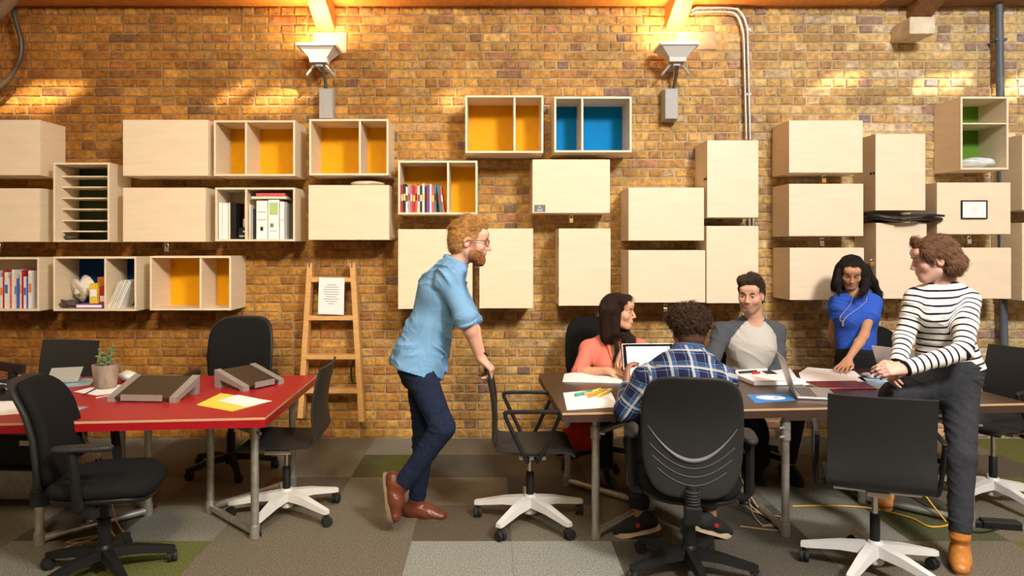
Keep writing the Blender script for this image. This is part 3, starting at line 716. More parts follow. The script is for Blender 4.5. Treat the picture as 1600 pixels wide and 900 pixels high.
def back_bend(x, y, z, H, curve, wrap):
    """pad in xz (y up) to a standing backrest curved in height and width"""
    u = y/H
    return (x, -z+curve*(math.cos(u*PI*.9)-1)*-1*.5*0+curve*(u*u*4-1)*-.5+wrap*(x*x), y)
def task_chair(loc, rz, label, rot=0., arms=True, mesh=False, rear=False, tilt=0.10, W=.455, Hb=.55, zb=.44, zs=.47, group='black office task chairs'):
    """front faces local +y"""
    r = empty('task_chair', loc, rz, label, 'chair', group)
    star_base(r, BLKP, .30, rot=rot-rz)
    MB().lathe([(.030, .11), (.030, .27), (.022, .275), (.022, .36), (.05, .365), (.05, .385)], n=20).build('gas_column', BLKP, r, True)
    MB().box((-.11, -.16, zs-.088), (.11, .12, zs-.052), .012).build('mechanism', BLKP, r)
    for s in (-1, 1):
        lv = MB().tube(bez([(s*.09, 0.02, zs-.075), (s*.19, .03, zs-.085), (s*.25, .03, zs-.11)], 5), .006, 8).build('lever', BLKP, r, True)
        MB().cushion(.05, .035, .018, 3, lambda x, y, z, s=s: (x+s*.26, y+.03, z+zs-.115), n=16).build('lever_paddle', BLKP, lv, True)
    def sf(x, y, z): return (x*(1-.08*max(0, -y/.25)), y+.02, z+zs-.02-.25*max(0, y-.12)**1.6*2.2+.25*x*x)
    MB().cushion(.49, .48, .075, 3.6, sf, n=44).build('seat', BLKF, r, True)
    MB().cushion(.46, .45, .03, 3.6, lambda x, y, z: sf(x, y, z-.04), n=36).build('seat_pan', BLKP, r, True)
    ct, st = math.cos(tilt), math.sin(tilt)
    def bf(off, sc):
        def g(x, y, z):
            u = y/(Hb/2)                                   # -1 bottom, 1 top
            tw = (1-.17*max(0, -u)**2-.06*max(0, u)**2)
            xx = x*tw*sc; dy = -.018*math.cos(u*1.7)*-1.8-.05*0+.55*x*x*tw - .045*max(0, u)**2
            yy = -z+off+dy
            return (xx, -.235+yy*ct-(y+Hb/2)*st, zb+(y+Hb/2)*ct+yy*st)
        return g
    if not mesh:
        MB().cushion(W-.03, Hb-.03, .06, 4.2, bf(.026, 1), n=48, edge=.6).build('backrest', BLKF, r, True)
    sh = MB().cushion(W, Hb, .028, 4.4, bf(-.012, 1), n=52, edge=.6).build('back_shell', BLKF if mesh else DGRYP, r, True)
    g = bf(-.012, 1)
    if mesh:
        ms = MB()
        for i in range(-9, 10):
            ms.tube([Vector(g(i*.021, -Hb/2*.86+Hb*.86*j/14, .02)) for j in range(15)], .0022, 4)
        for j in range(18):
            ms.tube([Vector(g(-.195+.39*i/10, -Hb/2*.86+Hb*.86*j/17, .02)) for i in range(11)], .0022, 4)
        ms.build('mesh_weave', BLKP, r)['kind'] = 'stuff'
    # crescent and curved grooves on the back of the shell
    def arc(y0, sag, hw, n=25): return [Vector(g(-hw+2*hw*i/(n-1), y0+sag*((-1+2*i/(n-1))**2), .0150)) for i in range(n)]
    hb = Hb/2; n = 25
    cres = arc(-hb*.40, hb*.52, W*.43)
    MB().tube(cres, [.0015+.0085*math.sin(PI*i/(n-1))**1.5 for i in range(n)], 8).build('crescent_trim', mat('grey_trim', (.16, .16, .16), .35), sh, True)
    for y0, hw, sg_ in ((-.52, .41, .34), (-.65, .39, .28), (-.78, .35, .22)):
        MB().tube(arc(hb*y0, hb*sg_, W*hw), .0028, 6).build('curved_rib', mat('shell_rib', (.06, .06, .06), .35), sh, True)
    bz = Vector(g(0, -hb*.95, .02))
    bs = MB(); bs.tube(bez([(0, -.10, zs-.075), (0, -.20, zs-.085), (0, bz.y-.012, zs-.05), (0, bz.y, bz.z+.05)], 6), .026, 10); bs.build('back_support', BLKP, r, True)
    bl = MB()
    for k in range(5): bl.lathe([(.03, 0), (.036, .006), (.03, .012)], (0, bz.y-.012, zs-.035+k*.013), 18)
    bl.build('bellows', RUBB, r, True)
    MB().box((-.038, bz.y-.05, zs-.12), (.038, bz.y+.03, zs-.035), .01).build('back_bracket', BLKP, r)
    if arms:
        for s in (-1, 1):
            x = s*.275
            ar = MB().tube([(s*.20, -.02, zs-.07), (s*.262, -.02, zs-.07), (x, -.02, zs-.05), (x, -.045, zs+.20)], [.018, .02, .024, .022], 8).build('armrest_post', BLKP, r, True)
            MB().cushion(.075, .26, .026, 3, lambda q, y, z: (q+x*1.0, y+.0, z+zs+.215-.4*max(0, y-.06)**2), n=28).build('armrest_pad', DGRYP, r, True)
    return r
def shell_chair(loc, rz, label, rot=0., arms=True, tilt=.09, group='swivel chairs with thin black shells', zs=.455):
    """thin bent shell chair, front faces local +y"""
    r = empty('shell_chair', loc, rz, label, 'chair', group)
    star_base(r, WHTM, .315, z_hub=.135, z_end=.088, wd=.056, rot=rot-rz, flat=True)
    MB().lathe([(.023, .07), (.023, .29), (.020, .295)], n=18).build('column_sleeve', BLKP, r, True)
    MB().lathe([(.0145, .29), (.0145, zs-.045)], n=16).build('gas_column', CHROME, r, True)
    pl = MB(); pl.box((-.19, -.07, zs-.042), (.19, .08, zs-.016), .006); pl.box((-.05, -.13, zs-.045), (.05, .12, zs-.018), .006); pl.build('seat_plate', ALU, r)
    pr = [(.235, zs-.022), (.215, zs-.004), (.17, zs+.004), (.05, zs-.002), (-.10, zs-.004), (-.155, zs+.002)]
    cx, cz_ = -.155, zs+.062
    for k in range(1, 7):
        a = -PI/2-(PI/2-tilt)*k/6; pr.append((cx+.06*math.cos(a), cz_+.06*math.sin(a)))
    l = pr[-1]
    for k in range(1, 9): 
        h = .40*k/8; pr.append((l[0]-math.sin(tilt)*h-.03*math.sin(h/.40*PI)*.6*-1, l[1]+math.cos(tilt)*h))
    m = MB().gridsheet(pr, [-.225+.45*k/12 for k in range(13)], .013, lambda x, y, z: (x, y+.45*x*x*min(1, max(0, (z-zs-.03)/.15)), z+.12*x*x*(1 if z < zs+.03 else 0)))
    m.build('seat_shell', DGRYP, r, True)
    if arms:
        for s in (-1, 1):
            x = s*.265
            pts = [(s*.14, .02, zs-.03), (x-s*.03, .025, zs-.032), (x, .04, zs-.01), (x, .135, zs+.19), (x, .145, zs+.225), (x, .125, zs+.24), (x, -.125, zs+.24), (x, -.145, zs+.225), (x, -.135, zs+.19), (x, -.04, zs-.01), (x-s*.03, -.025, zs-.032), (s*.14, -.02, zs-.03)]
            MB().tube(bez(pts, 4), .0115, 8).build('arm_loop', BLKP, r, True)
    return r
deg = math.radians
def at(px, d): return ((px-VX)*d/F, d, 0)
task_chair(at(163, 3.52), deg(-80), 'black office chair in the left foreground, turned side on', rot=deg(26), tilt=.16)
task_chair((-1.86, 5.14, 0), deg(183), 'black office chair facing us behind the red table', rot=deg(10), tilt=.08, W=.48, Hb=.60, zb=.475)
shell_chair((-1.22, 4.28, 0), deg(92), 'thin black shell chair without arms pushed in at the end of the red table', rot=deg(40), arms=False, tilt=.13)
shell_chair((.215, 4.18, 0), deg(-90), 'black shell chair the standing man is leaning on', rot=deg(20), tilt=.12)
shell_chair((1.86, 3.52, 0), deg(-21), 'black shell chair in the right foreground with its back to us', rot=deg(8), tilt=.12)
shell_chair((3.10, 4.48, 0), deg(107), 'black shell chair at the right edge beyond the table end', rot=deg(60), tilt=.14, zs=.50)
task_chair((.955, 3.52, 0), deg(-12), 'big charcoal-backed office chair the man in plaid sits on', rot=deg(54), tilt=.06, W=.46, Hb=.57, zb=.45)
task_chair((.755, 5.34, 0), deg(172), 'mesh-backed black chair of the woman in coral', rot=deg(0), mesh=True, tilt=.08, W=.46, Hb=.55, zb=.50, arms=False)
task_chair((1.88, 5.33, 0), deg(183), 'black office chair under the man in the grey raglan top', rot=deg(30), tilt=.06, Hb=.45, arms=False)
task_chair((3.02, 5.36, 0), deg(195), 'black office chair standing between the woman in blue and the woman in stripes', rot=deg(15), tilt=.1, Hb=.54)
shell_chair((-3.12, 5.06, 0), deg(172), 'black shell chair on the far side of the red table, behind the potted cactus', rot=deg(30), tilt=.12, arms=False)

# ------------------------------------------------------------------ tables
TZ = .72
def pipe_trestle(parent, front, mid, rear, og, top=TZ-.054):
    pf, pm, pr_ = [Vector((*p, 0)) for p in (front, mid, rear)]
    for p in (pf, pm, pr_):
        if p is None: continue
        lg = MB().cyl(p+Vector((0, 0, .022)), p+Vector((0, 0, top)), .0215, n=14).build('leg', GALV, parent, True, origin=og)
        MB().cyl(p+Vector((0, 0, .002)), p+Vector((0, 0, .07)), .028, n=14).build('foot_fitting', GALV, lg, True, origin=og)
        c = MB(); c.cyl(p+Vector((0, 0, top-.12)), p+Vector((0, 0, top-.05)), .028, n=14); c.cyl(p+Vector((.02, -.02, top-.085)), p+Vector((.045, -.04, top-.085)), .007, n=8); c.build('pipe_clamp', GALV, lg, True, origin=og)
    for a, b in ((pf, pm), (pm, pr_)):
        z = Vector((0, 0, .032)); MB().cyl(a+z, b+z, .0205, n=12).build('floor_rail', GALV, parent, True, origin=og)
        z = Vector((0, 0, top-.085)); MB().cyl(a+z, b+z, .0195, n=12).build('top_rail', GALV, parent, True, origin=og)
def table(name, pts, m, label, trestles, edge):
    c = sum((Vector(p) for p in pts), Vector((0, 0)))/4
    r = empty(name, (c.x, c.y, 0), 0, label, 'table'); og = Vector((c.x, c.y, 0))
    MB().prism(pts, TZ-.0015, TZ).build('tabletop', m, r, origin=og)
    q = [tuple(c+(Vector(p)-c)*.9995) for p in pts]
    MB().prism(q, TZ-.014, TZ-.0015).build('board_edge', EDGEW, r, origin=og)
    MB().prism(pts, TZ-.054, TZ-.014).build('under_board', edge, r, origin=og)
    for t in trestles: pipe_trestle(r, *t, og)
    return r, og
RT = [(-2.62, 3.56), (-1.165, 3.70), (-1.195, 4.90), (-2.62, 4.86)]
rt, og = table('red_table', RT, REDTOP, 'table with a red laminate top on galvanised pipe legs', [((-1.30, 3.95), (-1.69, 4.33), (-1.33, 4.80)), ((-2.42, 3.86), (-2.04, 4.28), (-2.44, 4.76))], mat('red_laminate_edge', (.30, .006, .012), .35))
MB().cyl((-2.04, 4.28, .62), (-1.69, 4.33, .62), .02, n=12).build('stretcher', GALV, rt, True, origin=og)
RT2 = [(-4.2, 3.42), (-2.63, 3.56), (-2.63, 4.86), (-4.2, 4.85)]
rt2, og2 = table('red_table', RT2, REDTOP, 'second red table continuing past the left edge, under the monitor and papers', [((-4.0, 3.75), (-3.6, 4.2), (-4.0, 4.7))], MATS['red_laminate_edge'])
DT = [(.365, 3.80), (2.99, 4.04), (2.86, 5.19), (.315, 4.95)]
dt, ogd = table('meeting_table', DT, BRTOP, 'long dark brown meeting table on galvanised pipe legs', [((.56, 3.94), (.95, 4.38), (.50, 4.82)), ((2.72, 4.12), (2.30, 4.5), (2.66, 4.98))], mat('brown_board_edge', (.05, .026, .016), .5))
for (x, y) in ((1.61, 3.98), (1.60, 4.72)):
    lg = MB().cyl((x, y, .022), (x, y, TZ-.054), .0215, n=14).build('leg', GALV, dt, True, origin=ogd)
    MB().cyl((x, y, .002), (x, y, .07), .028, n=14).build('foot_fitting', GALV, lg, True, origin=ogd)
    c = MB(); c.cyl((x, y, .53), (x, y, .63), .028, n=14); c.cyl((x-.015, y-.02, .60), (x-.045, y-.03, .60), .007, n=8); c.cyl((x-.015, y-.02, .55), (x-.045, y-.03, .55), .007, n=8); c.build('pipe_clamp', GALV, lg, True, origin=ogd)
MB().cyl((1.61, 3.98, .032), (1.60, 4.72, .032), .0205, n=12).build('floor_rail', GALV, dt, True, origin=ogd)
MB().cyl((.95, 4.38, .64), (2.30, 4.5, .64), .02, n=12).build('stretcher', GALV, dt, True, origin=ogd)
MB().cyl((1.61, 4.0, .645), (2.72, 4.1, .645), .018, n=12).build('stretcher', GALV, dt, True, origin=ogd)

# ------------------------------------------------------------------ things on the tables
def T(px, py, dz=0.):
    d = (CH-TZ-dz)*F/(py-VY); return Vector(((px-VX)*d/F, d, TZ+dz))
def sheet(name, px, label, cat, m=PAPER, th=.0012, dz=0., group=None, lines=0):
    pts = [T(x, y, dz) for x, y in px]; c = sum(pts, Vector())/len(pts); c.z = TZ+dz
    r = empty(name, tuple(c), 0, label, cat, group)
    MB().prism([(p.x-c.x, p.y-c.y) for p in pts], .0002, th).build('sheet', m, r)
    return r, c
sheet('paper', [(307, 633), (345, 615), (425, 627), (362, 643)], 'yellow card folder lying on the right half of the red table', 'folder', mat('yellow_card', (.80, .62, .08), .7), .003)
sheet('paper', [(340, 626), (372, 617), (424, 627), (384, 636)], 'white sheet sticking out of the yellow folder', 'paper', dz=.0035)
sheet('paper', [(-60, 626), (30, 600), (100, 598), (95, 628), (40, 646), (-40, 652)], 'white papers spread at the far left of the red table', 'paper')
sheet('paper', [(40, 650), (92, 634), (138, 636), (92, 652)], 'teal printed leaflet on the red table left of the laptop stand', 'leaflet', mat('teal_print', (.22, .38, .36), .6, var=.4, scale=14))
sheet('paper', [(115, 612), (165, 600), (215, 603), (205, 612), (150, 618)], 'white papers in front of the potted cactus', 'paper')
sheet('paper', [(85, 598), (118, 590), (150, 592), (140, 602), (95, 606)], 'blue and white printed sheet beside the grey stand', 'paper', mat('blue_print', (.30, .45, .60), .6, var=.5, scale=12))
sheet('paper', [(0, 592), (30, 586), (80, 588), (60, 600), (0, 606)], 'pale sheet behind the phone at the far left', 'paper', mat('pale_print', (.6, .62, .58), .7, var=.2))
def laptop_stand(px, lab, w_=.33, rz=0.):
    c = T(*px)
    r = empty('laptop_stand', tuple(c), rz, lab, 'laptop stand', 'wedge stands on the red table')
    D = .27
    def zf(y): return .022+.075*(y+D/2)/D
    for s in (-1, 1):
        x0, x1 = (s*w_/2-.022, s*w_/2+.022)
        m = MB(); poly = [(-D/2, .0), (-D/2+.03, 0), (-D/2+.035, .012), (D/2-.05, .05), (D/2-.045, 0), (D/2, 0), (D/2, zf(D/2)+.012), (-D/2, zf(-D/2)+.008)]
        v = [(x0, y, z) for y, z in poly]+[(x1, y, z) for y, z in poly]; n = len(poly)
        m.add(v, [tuple(range(n)), tuple(range(2*n-1, n-1, -1))]+[(i, n+i, n+(i+1) % n, (i+1) % n) for i in range(n)])
        m.build('side_cheek', mat('silver_plastic', (.40, .38, .36), .4, metal=.5), r)
    m = MB(); m.sheet([(-D/2, zf(-D/2)), (D/2, zf(D/2))], -w_/2+.02, w_/2-.02, .012); m.build('pad', mat('brown_pad', (.045, .028, .014), .5), r)
    MB().sheet([(-D/2-.006, zf(-D/2)-.012), (-D/2-.006, zf(-D/2)+.022)], -w_/2+.06, w_/2-.06, .006).build('front_lip', mat('silver_plastic', (.5, .5, .5)), r)
    return r
laptop_stand((242, 621), 'dark wedge laptop stand with silver sides, nearest on the red table', .36, deg(-4))
laptop_stand((390, 602), 'smaller dark wedge laptop stand at the right end of the red table', .27, deg(58))
c = T(102, 596); gs = empty('phone_stand', tuple(c), deg(20), 'small grey desk stand beside the potted cactus', 'stand')
m = MB(); m.sheet([(-.09, .012), (.07, .075), (.09, .07)], -.09, .09, .012); m.build('top_plate', GRYP, gs); MB().box((-.08, .02, 0), (.08, .05, .05), .004).build('foot', GRYP, gs)
c = T(165, 606); pt = empty('potted_cactus', tuple(c), 0, 'small green cactus in a weathered pot on the red table', 'plant')
POTM = mat('weathered_pot', (.25, .19, .15), .85, var=.6, scale=12, stretch=(2, 2, .6), bump=.4, bscale=40)
MB().lathe([(.058, 0), (.062, .004), (.078, .14), (.076, .146), (.069, .146), (.066, .12)], n=28).build('pot', POTM, pt, True)
MB().lathe([(.066, .11), (.066, .125), (.03, .128), (.001, .128)], n=20).build('soil', mat('soil', (.05, .03, .02), .95, bump=.6), pt)
cg = mat('cactus_green', (.14, .20, .08), .6, var=.2)
for i in range(5):
    a = i*1.3; st_ = MB(); bx_, by_ = .02*math.cos(a), .02*math.sin(a)
    h = [.15, .11, .09, .12, .07][i]
    pth = bez([(bx_, by_, .125), (bx_*1.6, by_*1.6, .125+h*.5), (bx_*1.9+.008, by_*2, .125+h)], 6)
    st_.tube(pth, [.010-.004*k/len(pth) for k in range(len(pth))], 8)
    stem = st_.build('stem', cg, pt, True)
    for k in range(7):
        p = pth[int(3+k*1.3) % len(pth)]; b = k*2.4+i; e = p+Vector((math.cos(b)*.028, math.sin(b)*.028, .015))
        MB().tube([p, (p+e)/2+Vector((0, 0, .006)), e], [.004, .008, .002], 6).build('leaf', cg, stem, True)
blob('plastic_tub', tuple(T(200, 596)), (.06, .05, .035), mat('clear_tub', (.55, .60, .50), .2, var=.1), 'small translucent tub beside the potted cactus', 'tub', .1, 4)
c = T(22, 622); ph = empty('desk_phone', tuple(c), deg(10), 'black desk phone at the left edge of the red table', 'phone')
MB().box((-.09, -.09, 0), (.09, .09, .035), .008).build('phone_base', BLKP, ph); MB().tube(bez([(-.09, -.06, .05), (-.07, 0, .062), (-.09, .07, .05)], 6), .02, 10).build('handset', BLKP, ph, True)
c = T(20, 596); mn = empty('monitor', tuple(c), deg(-25), 'dark monitor at the left edge behind the phone', 'monitor')
MB().box((-.2, -.012, .06), (.12, .012, .12), .006).build('screen_housing', BLKP, mn); MB().box((-.02, -.02, .0), (.02, .02, .07)).build('stand_neck', BLKP, mn); MB().cushion(.2, .14, .012, 3, lambda x, y, z: (x, y, z+.006)).build('stand_foot', BLKP, mn, True)
for k, (a, b, cc) in enumerate((((130, 617), (150, 607), (.02, .02, .02)), ((150, 622), (176, 617), (.5, .5, .5)), ((214, 597), (226, 592), (.05, .1, .4)))):
    pa, pb = T(*a, .005), T(*b, .005); o = MB().tube([pa, pa.lerp(pb, .9), pb], [.004, .004, .001], 8).build('pen', mat(f'pen_{k}', cc, .4)); tag(o, ['black pen on the papers by the cactus', 'grey pen in front of the cactus pot', 'dark blue pen beside the translucent tub'][k], 'pen', 'pens on the red table')

# meeting table things
def laptop(c, rz, ang, label, screen=None, s=1., body=ALU):
    """keyboard towards local -y, hinge at +y; ang = lid opening from flat-closed"""
    r = empty('laptop', c, rz, label, 'laptop', 'laptops on the meeting table')
    W, D = .325*s, .225*s
    bs = MB().box((-W/2, -D/2, .0015), (W/2, D/2, .0155), .004).build('base', body, r)
    kb = MB()
    for i in range(13):
        for j in range(5): kb.box((-W*.43+i*W*.0665, D*.0+j*D*.083, .0155), (-W*.43+i*W*.0665+W*.054, j*D*.083+D*.065, .0172))
    k_ = kb.build('keyboard', mat('laptop_keys', (.10, .09, .08), .5), r); k_['kind'] = 'stuff'
    MB().box((-W*.17, -D*.42, .0155), (W*.17, -D*.06, .0160)).build('trackpad', mat('trackpad', (.5, .48, .45), .3, metal=.5), r)
    M_ = Matrix.Translation((0, D/2-.002, .017)) @ Matrix.Rotation(-(ang-PI/2), 4, 'X')
    l = MB(); l.M = M_; l.box((-W/2, -.0, 0), (W/2, .006, D), .0025); ld = l.build('lid', body, r)
    l = MB(); l.M = M_; l.box((-W/2+.004, -.0012, .004), (W/2-.004, .0005, D-.004)); l.build('bezel', mat('screen_bezel', (.008, .008, .009), .7, spec=.08), ld)
    l = MB(); l.M = M_; l.box((-W/2+.026*s, -.0022, .024*s), (W/2-.026*s, -.0010, D-.020*s)); l.build('display', screen or mat('dim_screen', (.05, .06, .07), .15), ld)
    l = MB(); l.M = M_; l.lathe([(.012, 0), (.012, .001)], (0, 0, 0), 16); l.v = [tuple(M_ @ (Matrix.Translation((0, .0065, D*.5)) @ Matrix.Rotation(PI/2, 4, 'X') @ (M_.inverted() @ Vector(p)))) for p in l.v]; l.build('lid_emblem', WHTM, ld)
    return r
SCRW = mat('white_screen', (.8, .8, .8), .2, emit=((1, .98, .95), .75))
laptop((1.02, 4.52, TZ), deg(4), deg(108), 'open laptop with a white page on screen before the man in plaid', SCRW, 1.05)
lp = T(1283, 620); laptop((lp.x-.02, lp.y+.06, TZ), deg(76), deg(108), 'open silver laptop near the front edge, its lid seen edge on', None, 1.0)
laptop((2.80, 4.84, TZ), deg(122), deg(116), 'open silver laptop behind the woman in stripes, back of its lid showing', None, .95)
# open book
c = T(928, 592); ob = empty('open_book', tuple(c), deg(-8), 'open white book lying before the woman in coral', 'book')
prL = [(-.20+.2*i/10, .003+.012*math.sin(PI*(i/10)**.8)*.9+.002*(i/10)) for i in range(11)]
for s, nm in ((1, 'left_pages'), (-1, 'right_pages')):
    m = MB(); v = []; n = len(prL)
    for y in (-.14, .14): v += [(s*x, y, z) for x, z in prL]+[(s*x, y, .001) for x, z in prL]
    f = [(i, i+1, 2*n+i+1, 2*n+i) for i in range(n-1)]+[(n+i, 3*n+i, 3*n+i+1, n+i+1) for i in range(n-1)]+[(i, n+i, n+i+1, i+1) for i in range(n-1)]+[(2*n+i, 2*n+i+1, 3*n+i+1, 3*n+i) for i in range(n-1)]+[(0, 2*n, 3*n, n), (n-1, 2*n-1, 4*n-1, 3*n-1)]
    m.add(v, f); m.build('page_block', PAPER, ob, True)
sheet('paper', [(880, 614), (952, 607), (966, 636), (886, 641)], 'white sheet under the felt pens on the meeting table', 'paper')
for k, (a, b, cc, nm) in enumerate([((899, 617), (926, 611), (.03, .42, .22), 'green'), ((920, 619), (948, 609), (.75, .28, .02), 'orange'), ((935, 618), (955, 609), (.75, .62, .03), 'yellow'), ((912, 615), (940, 613), (.7, .35, .2), 'peach'), ((926, 612), (938, 608), (.65, .75, .05), 'lime')]):
    pa, pb = T(*a, .012), T(*b, .012)
    q = empty('felt_pen', tuple((pa+pb)/2-Vector((0, 0, .011))), 0, f'{nm} highlighter pen lying on the white sheet', 'pen', 'felt pens on the meeting table'); og_ = q.location.copy()
    MB().tube([pa, pa.lerp(pb, .6)], .0085, 10).build('barrel', mat('felt_'+nm, cc, .4), q, True, origin=og_); MB().tube([pa.lerp(pb, .6), pb], .0095, 10).build('cap', mat('felt_cap_'+nm, tuple(v*.7 for v in cc), .4), q, True, origin=og_)
sheet('paper', [(1145, 592), (1150, 578), (1200, 575), (1215, 590)], 'white papers in front of the man in the raglan top', 'paper')
sheet('paper', [(1198, 578), (1235, 576), (1245, 590), (1220, 592)], 'white sheet right of the dark folder', 'paper')
sheet('paper', [(1190, 580), (1205, 579), (1232, 593), (1216, 595)], 'dark strip of card between the white papers', 'card', BLKP, dz=.002)
c = T(1205, 597); bd = empty('ring_binder', tuple(c), deg(6), 'white ring binder lying flat behind the blue flyer', 'binder')
MB().box((-.17, -.12, 0), (.17, .12, .03), .006).build('cover', PAPER, bd); MB().tube([(-.17, -.118, .031), (.1, -.118, .031)], .003, 6).build('binding', ALU, bd)
sheet('flyer', [(1167, 617), (1232, 615), (1243, 626), (1180, 630)], 'blue flyer with a white oval on the meeting table', 'flyer', mat('blue_flyer', (.02, .22, .62), .4))
fo = [o for o in bpy.data.objects if o.get('category') == 'flyer'][0]
m = MB(); m.lathe([(.075, 0), (.075, .0006)], (0, 0, 0), 28); m.v = [(x*1.1-.005, y*.75, z+.0014) for x, y, z in m.v]; wo = m.build('white_oval', PAPER, fo)
m = MB(); m.box((.012, -.012, .0021), (.04, .01, .0025)); m.build('print_mark', bookm('blue'), wo)
sheet('paper', [(1248, 583), (1262, 574), (1335, 580), (1355, 596), (1255, 602)], 'large white sheets under the hand of the woman in blue', 'paper')
c = T(1312, 603); fd = empty('document_folder', tuple(c), deg(3), 'dark red folder with white pages beside the silver laptop', 'folder')
MB().box((-.17, -.11, 0), (.17, .11, .008)).build('page_block', PAPER, fd); MB().box((-.17, -.105, .0082), (.165, .11, .011)).build('cover', mat('maroon_cover', (.16, .02, .02), .35), fd); MB().box((-.17, -.114, 0), (.17, -.110, .0075)).build('red_edge', bookm('red'), fd)
sheet('paper', [(1340, 590), (1385, 582), (1408, 600), (1370, 608)], 'bluish printed sheet left of the knee of the woman in stripes', 'paper', mat('blue_print', (.3, .4, .6)))
blob('sweets_bag', tuple(T(1366, 590)), (.085, .06, .016), mat('printed_wrap', (.5, .42, .45), .3, var=.6, scale=18), 'clear bag of coloured bits beside the seated woman', 'bag', .25, 21)
for k, (a, b, cc, lab) in enumerate([((1155, 582), (1182, 580), (.02, .02, .02), 'black marker in front of the man in the raglan top'), ((1176, 583), (1187, 582), (.6, .02, .03), 'red marker cap on the white papers')]):
    pa, pb = T(*a, .01), T(*b, .01); o = MB().tube([pa, pb], .008, 8).build('marker', mat(f'marker_{k}', cc, .4), None, True); tag(o, lab, 'pen', 'markers on the meeting table')

# ------------------------------------------------------------------ floor clutter
def cable(name, pts, r, m, lab):
    o = MB().tube(bez(pts, 8), r, 6).build(name, m, None, True); return tag(o, lab, 'cable')
def G(px, py, h=.006):
    d = (CH-h)*F/(py-VY); return Vector(((px-VX)*d/F, d, h))
YC = mat('yellow_cable', (.75, .42, .02), .5); BC = mat('black_cable', (.01, .01, .01), .5); WC = mat('beige_cable', (.55, .42, .25), .6)
cable('network_cable', [G(1238, 791), G(1300, 790), G(1360, 794), G(1420, 808), G(1450, 822), G(1475, 822), G(1487, 817)], .005, YC, 'yellow network cable snaking across the carpet at the right')
cable('network_cable', [G(1478, 815), Vector((2.5, 4.25, .2)), Vector((2.46, 4.3, .45)), Vector((2.40, 4.33, .62))], .005, YC, 'yellow cable hanging down beside the standing leg of the woman in stripes')
cable('power_cable', [Vector((2.19, 4.25, .6)), Vector((2.22, 4.28, .3)), G(1462, 800), G(1490, 822), G(1530, 832), G(1560, 826)], .006, BC, 'black power cable leading to the socket strip')
a = G(1563, 823); ps = empty('power_strip', (a.x, a.y, 0), deg(-12), 'black power strip on the carpet at the lower right', 'power strip')
MB().box((-.1, -.035, 0), (.1, .035, .045), .008).build('strip_body', BLKP, ps); MB().box((-.14, -.03, 0), (-.101, .03, .035), .006).build('plug', BLKP, ps); MB().box((.101, -.02, .008), (.106, .02, .03)).build('switch', GRYP, ps)
for k in range(5):
    rr = random.Random(k)
    cable('loose_cable', [Vector((1.45+rr.uniform(-.05, .05), 4.55, .62)), Vector((1.47+.02*k, 4.5+rr.uniform(-.1, .1), .3)), Vector((1.5+rr.uniform(0, .1), 4.4+rr.uniform(-.1, .1), .05)), Vector((1.62+rr.uniform(-.1, .1), 4.2+rr.uniform(-.15, .1), .006)), Vector((1.5+rr.uniform(-.1, .1), 4.1, .006))], .004, WC, f'beige cable hanging under the meeting table, {ORD[k]} of the bundle')
for k in range(3):
    rr = random.Random(50+k)
    cable('loose_cable', [Vector((-2.33, 4.0, .66)), Vector((-2.2+.03*k, 3.95, .4)), Vector((-2.08+rr.uniform(-.05, .05), 3.9, .12)), Vector((-2.0, 3.82+.05*k, .006)), Vector((-2.2+rr.uniform(-.1, .1), 3.8+.04*k, .006)), Vector((-2.12, 4.0, .006))], .004, WC, f'pale cable trailing below the red table, {ORD[k]} of three loops')
# printer under the red table, red bag under the meeting table
pn = empty('printer', (-3.02, 4.72, 0), deg(-4), 'black printer standing on a low crate under the red table', 'printer')
MB().box((-.24, -.18, 0), (.24, .18, .19), .01).build('crate', GALV, pn); MB().box((-.27, -.2, .191), (.27, .2, .41), .02).build('printer_body', BLKP, pn); MB().box((-.2, -.26, .21), (.2, -.2, .225)).build('paper_tray', DGRYP, pn); MB().box((.08, -.203, .35), (.16, -.2, .38)).build('label_panel', PAPER, pn); MB().box((.19, -.203, .28), (.25, -.2, .33)).build('label_panel', PAPER, pn)
rb = empty('red_bag', (.62, 4.86, .22), deg(15), 'red fabric bag hanging under the meeting table by the woman in coral', 'bag')
RBM = mat('red_fabric', (.50, .015, .012), .8, var=.2, bump=.4, bscale=40)
blob('bag_body', (0, 0, 0), (.16, .07, .11), RBM, None, None, .18, 31, parent=rb)
MB().tube(bez([(-.08, 0, .18), (-.06, 0, .32), (-.05, 0, .44), (.05, 0, .44), (.06, 0, .32), (.08, 0, .18)], 6), .008, 8).build('handle', RBM, rb, True)
cb = blob('backpack', (1.78, 4.98, 0), (.12, .12, .22), BLKF, 'black rucksack on the floor under the meeting table', 'bag', .2, 9)
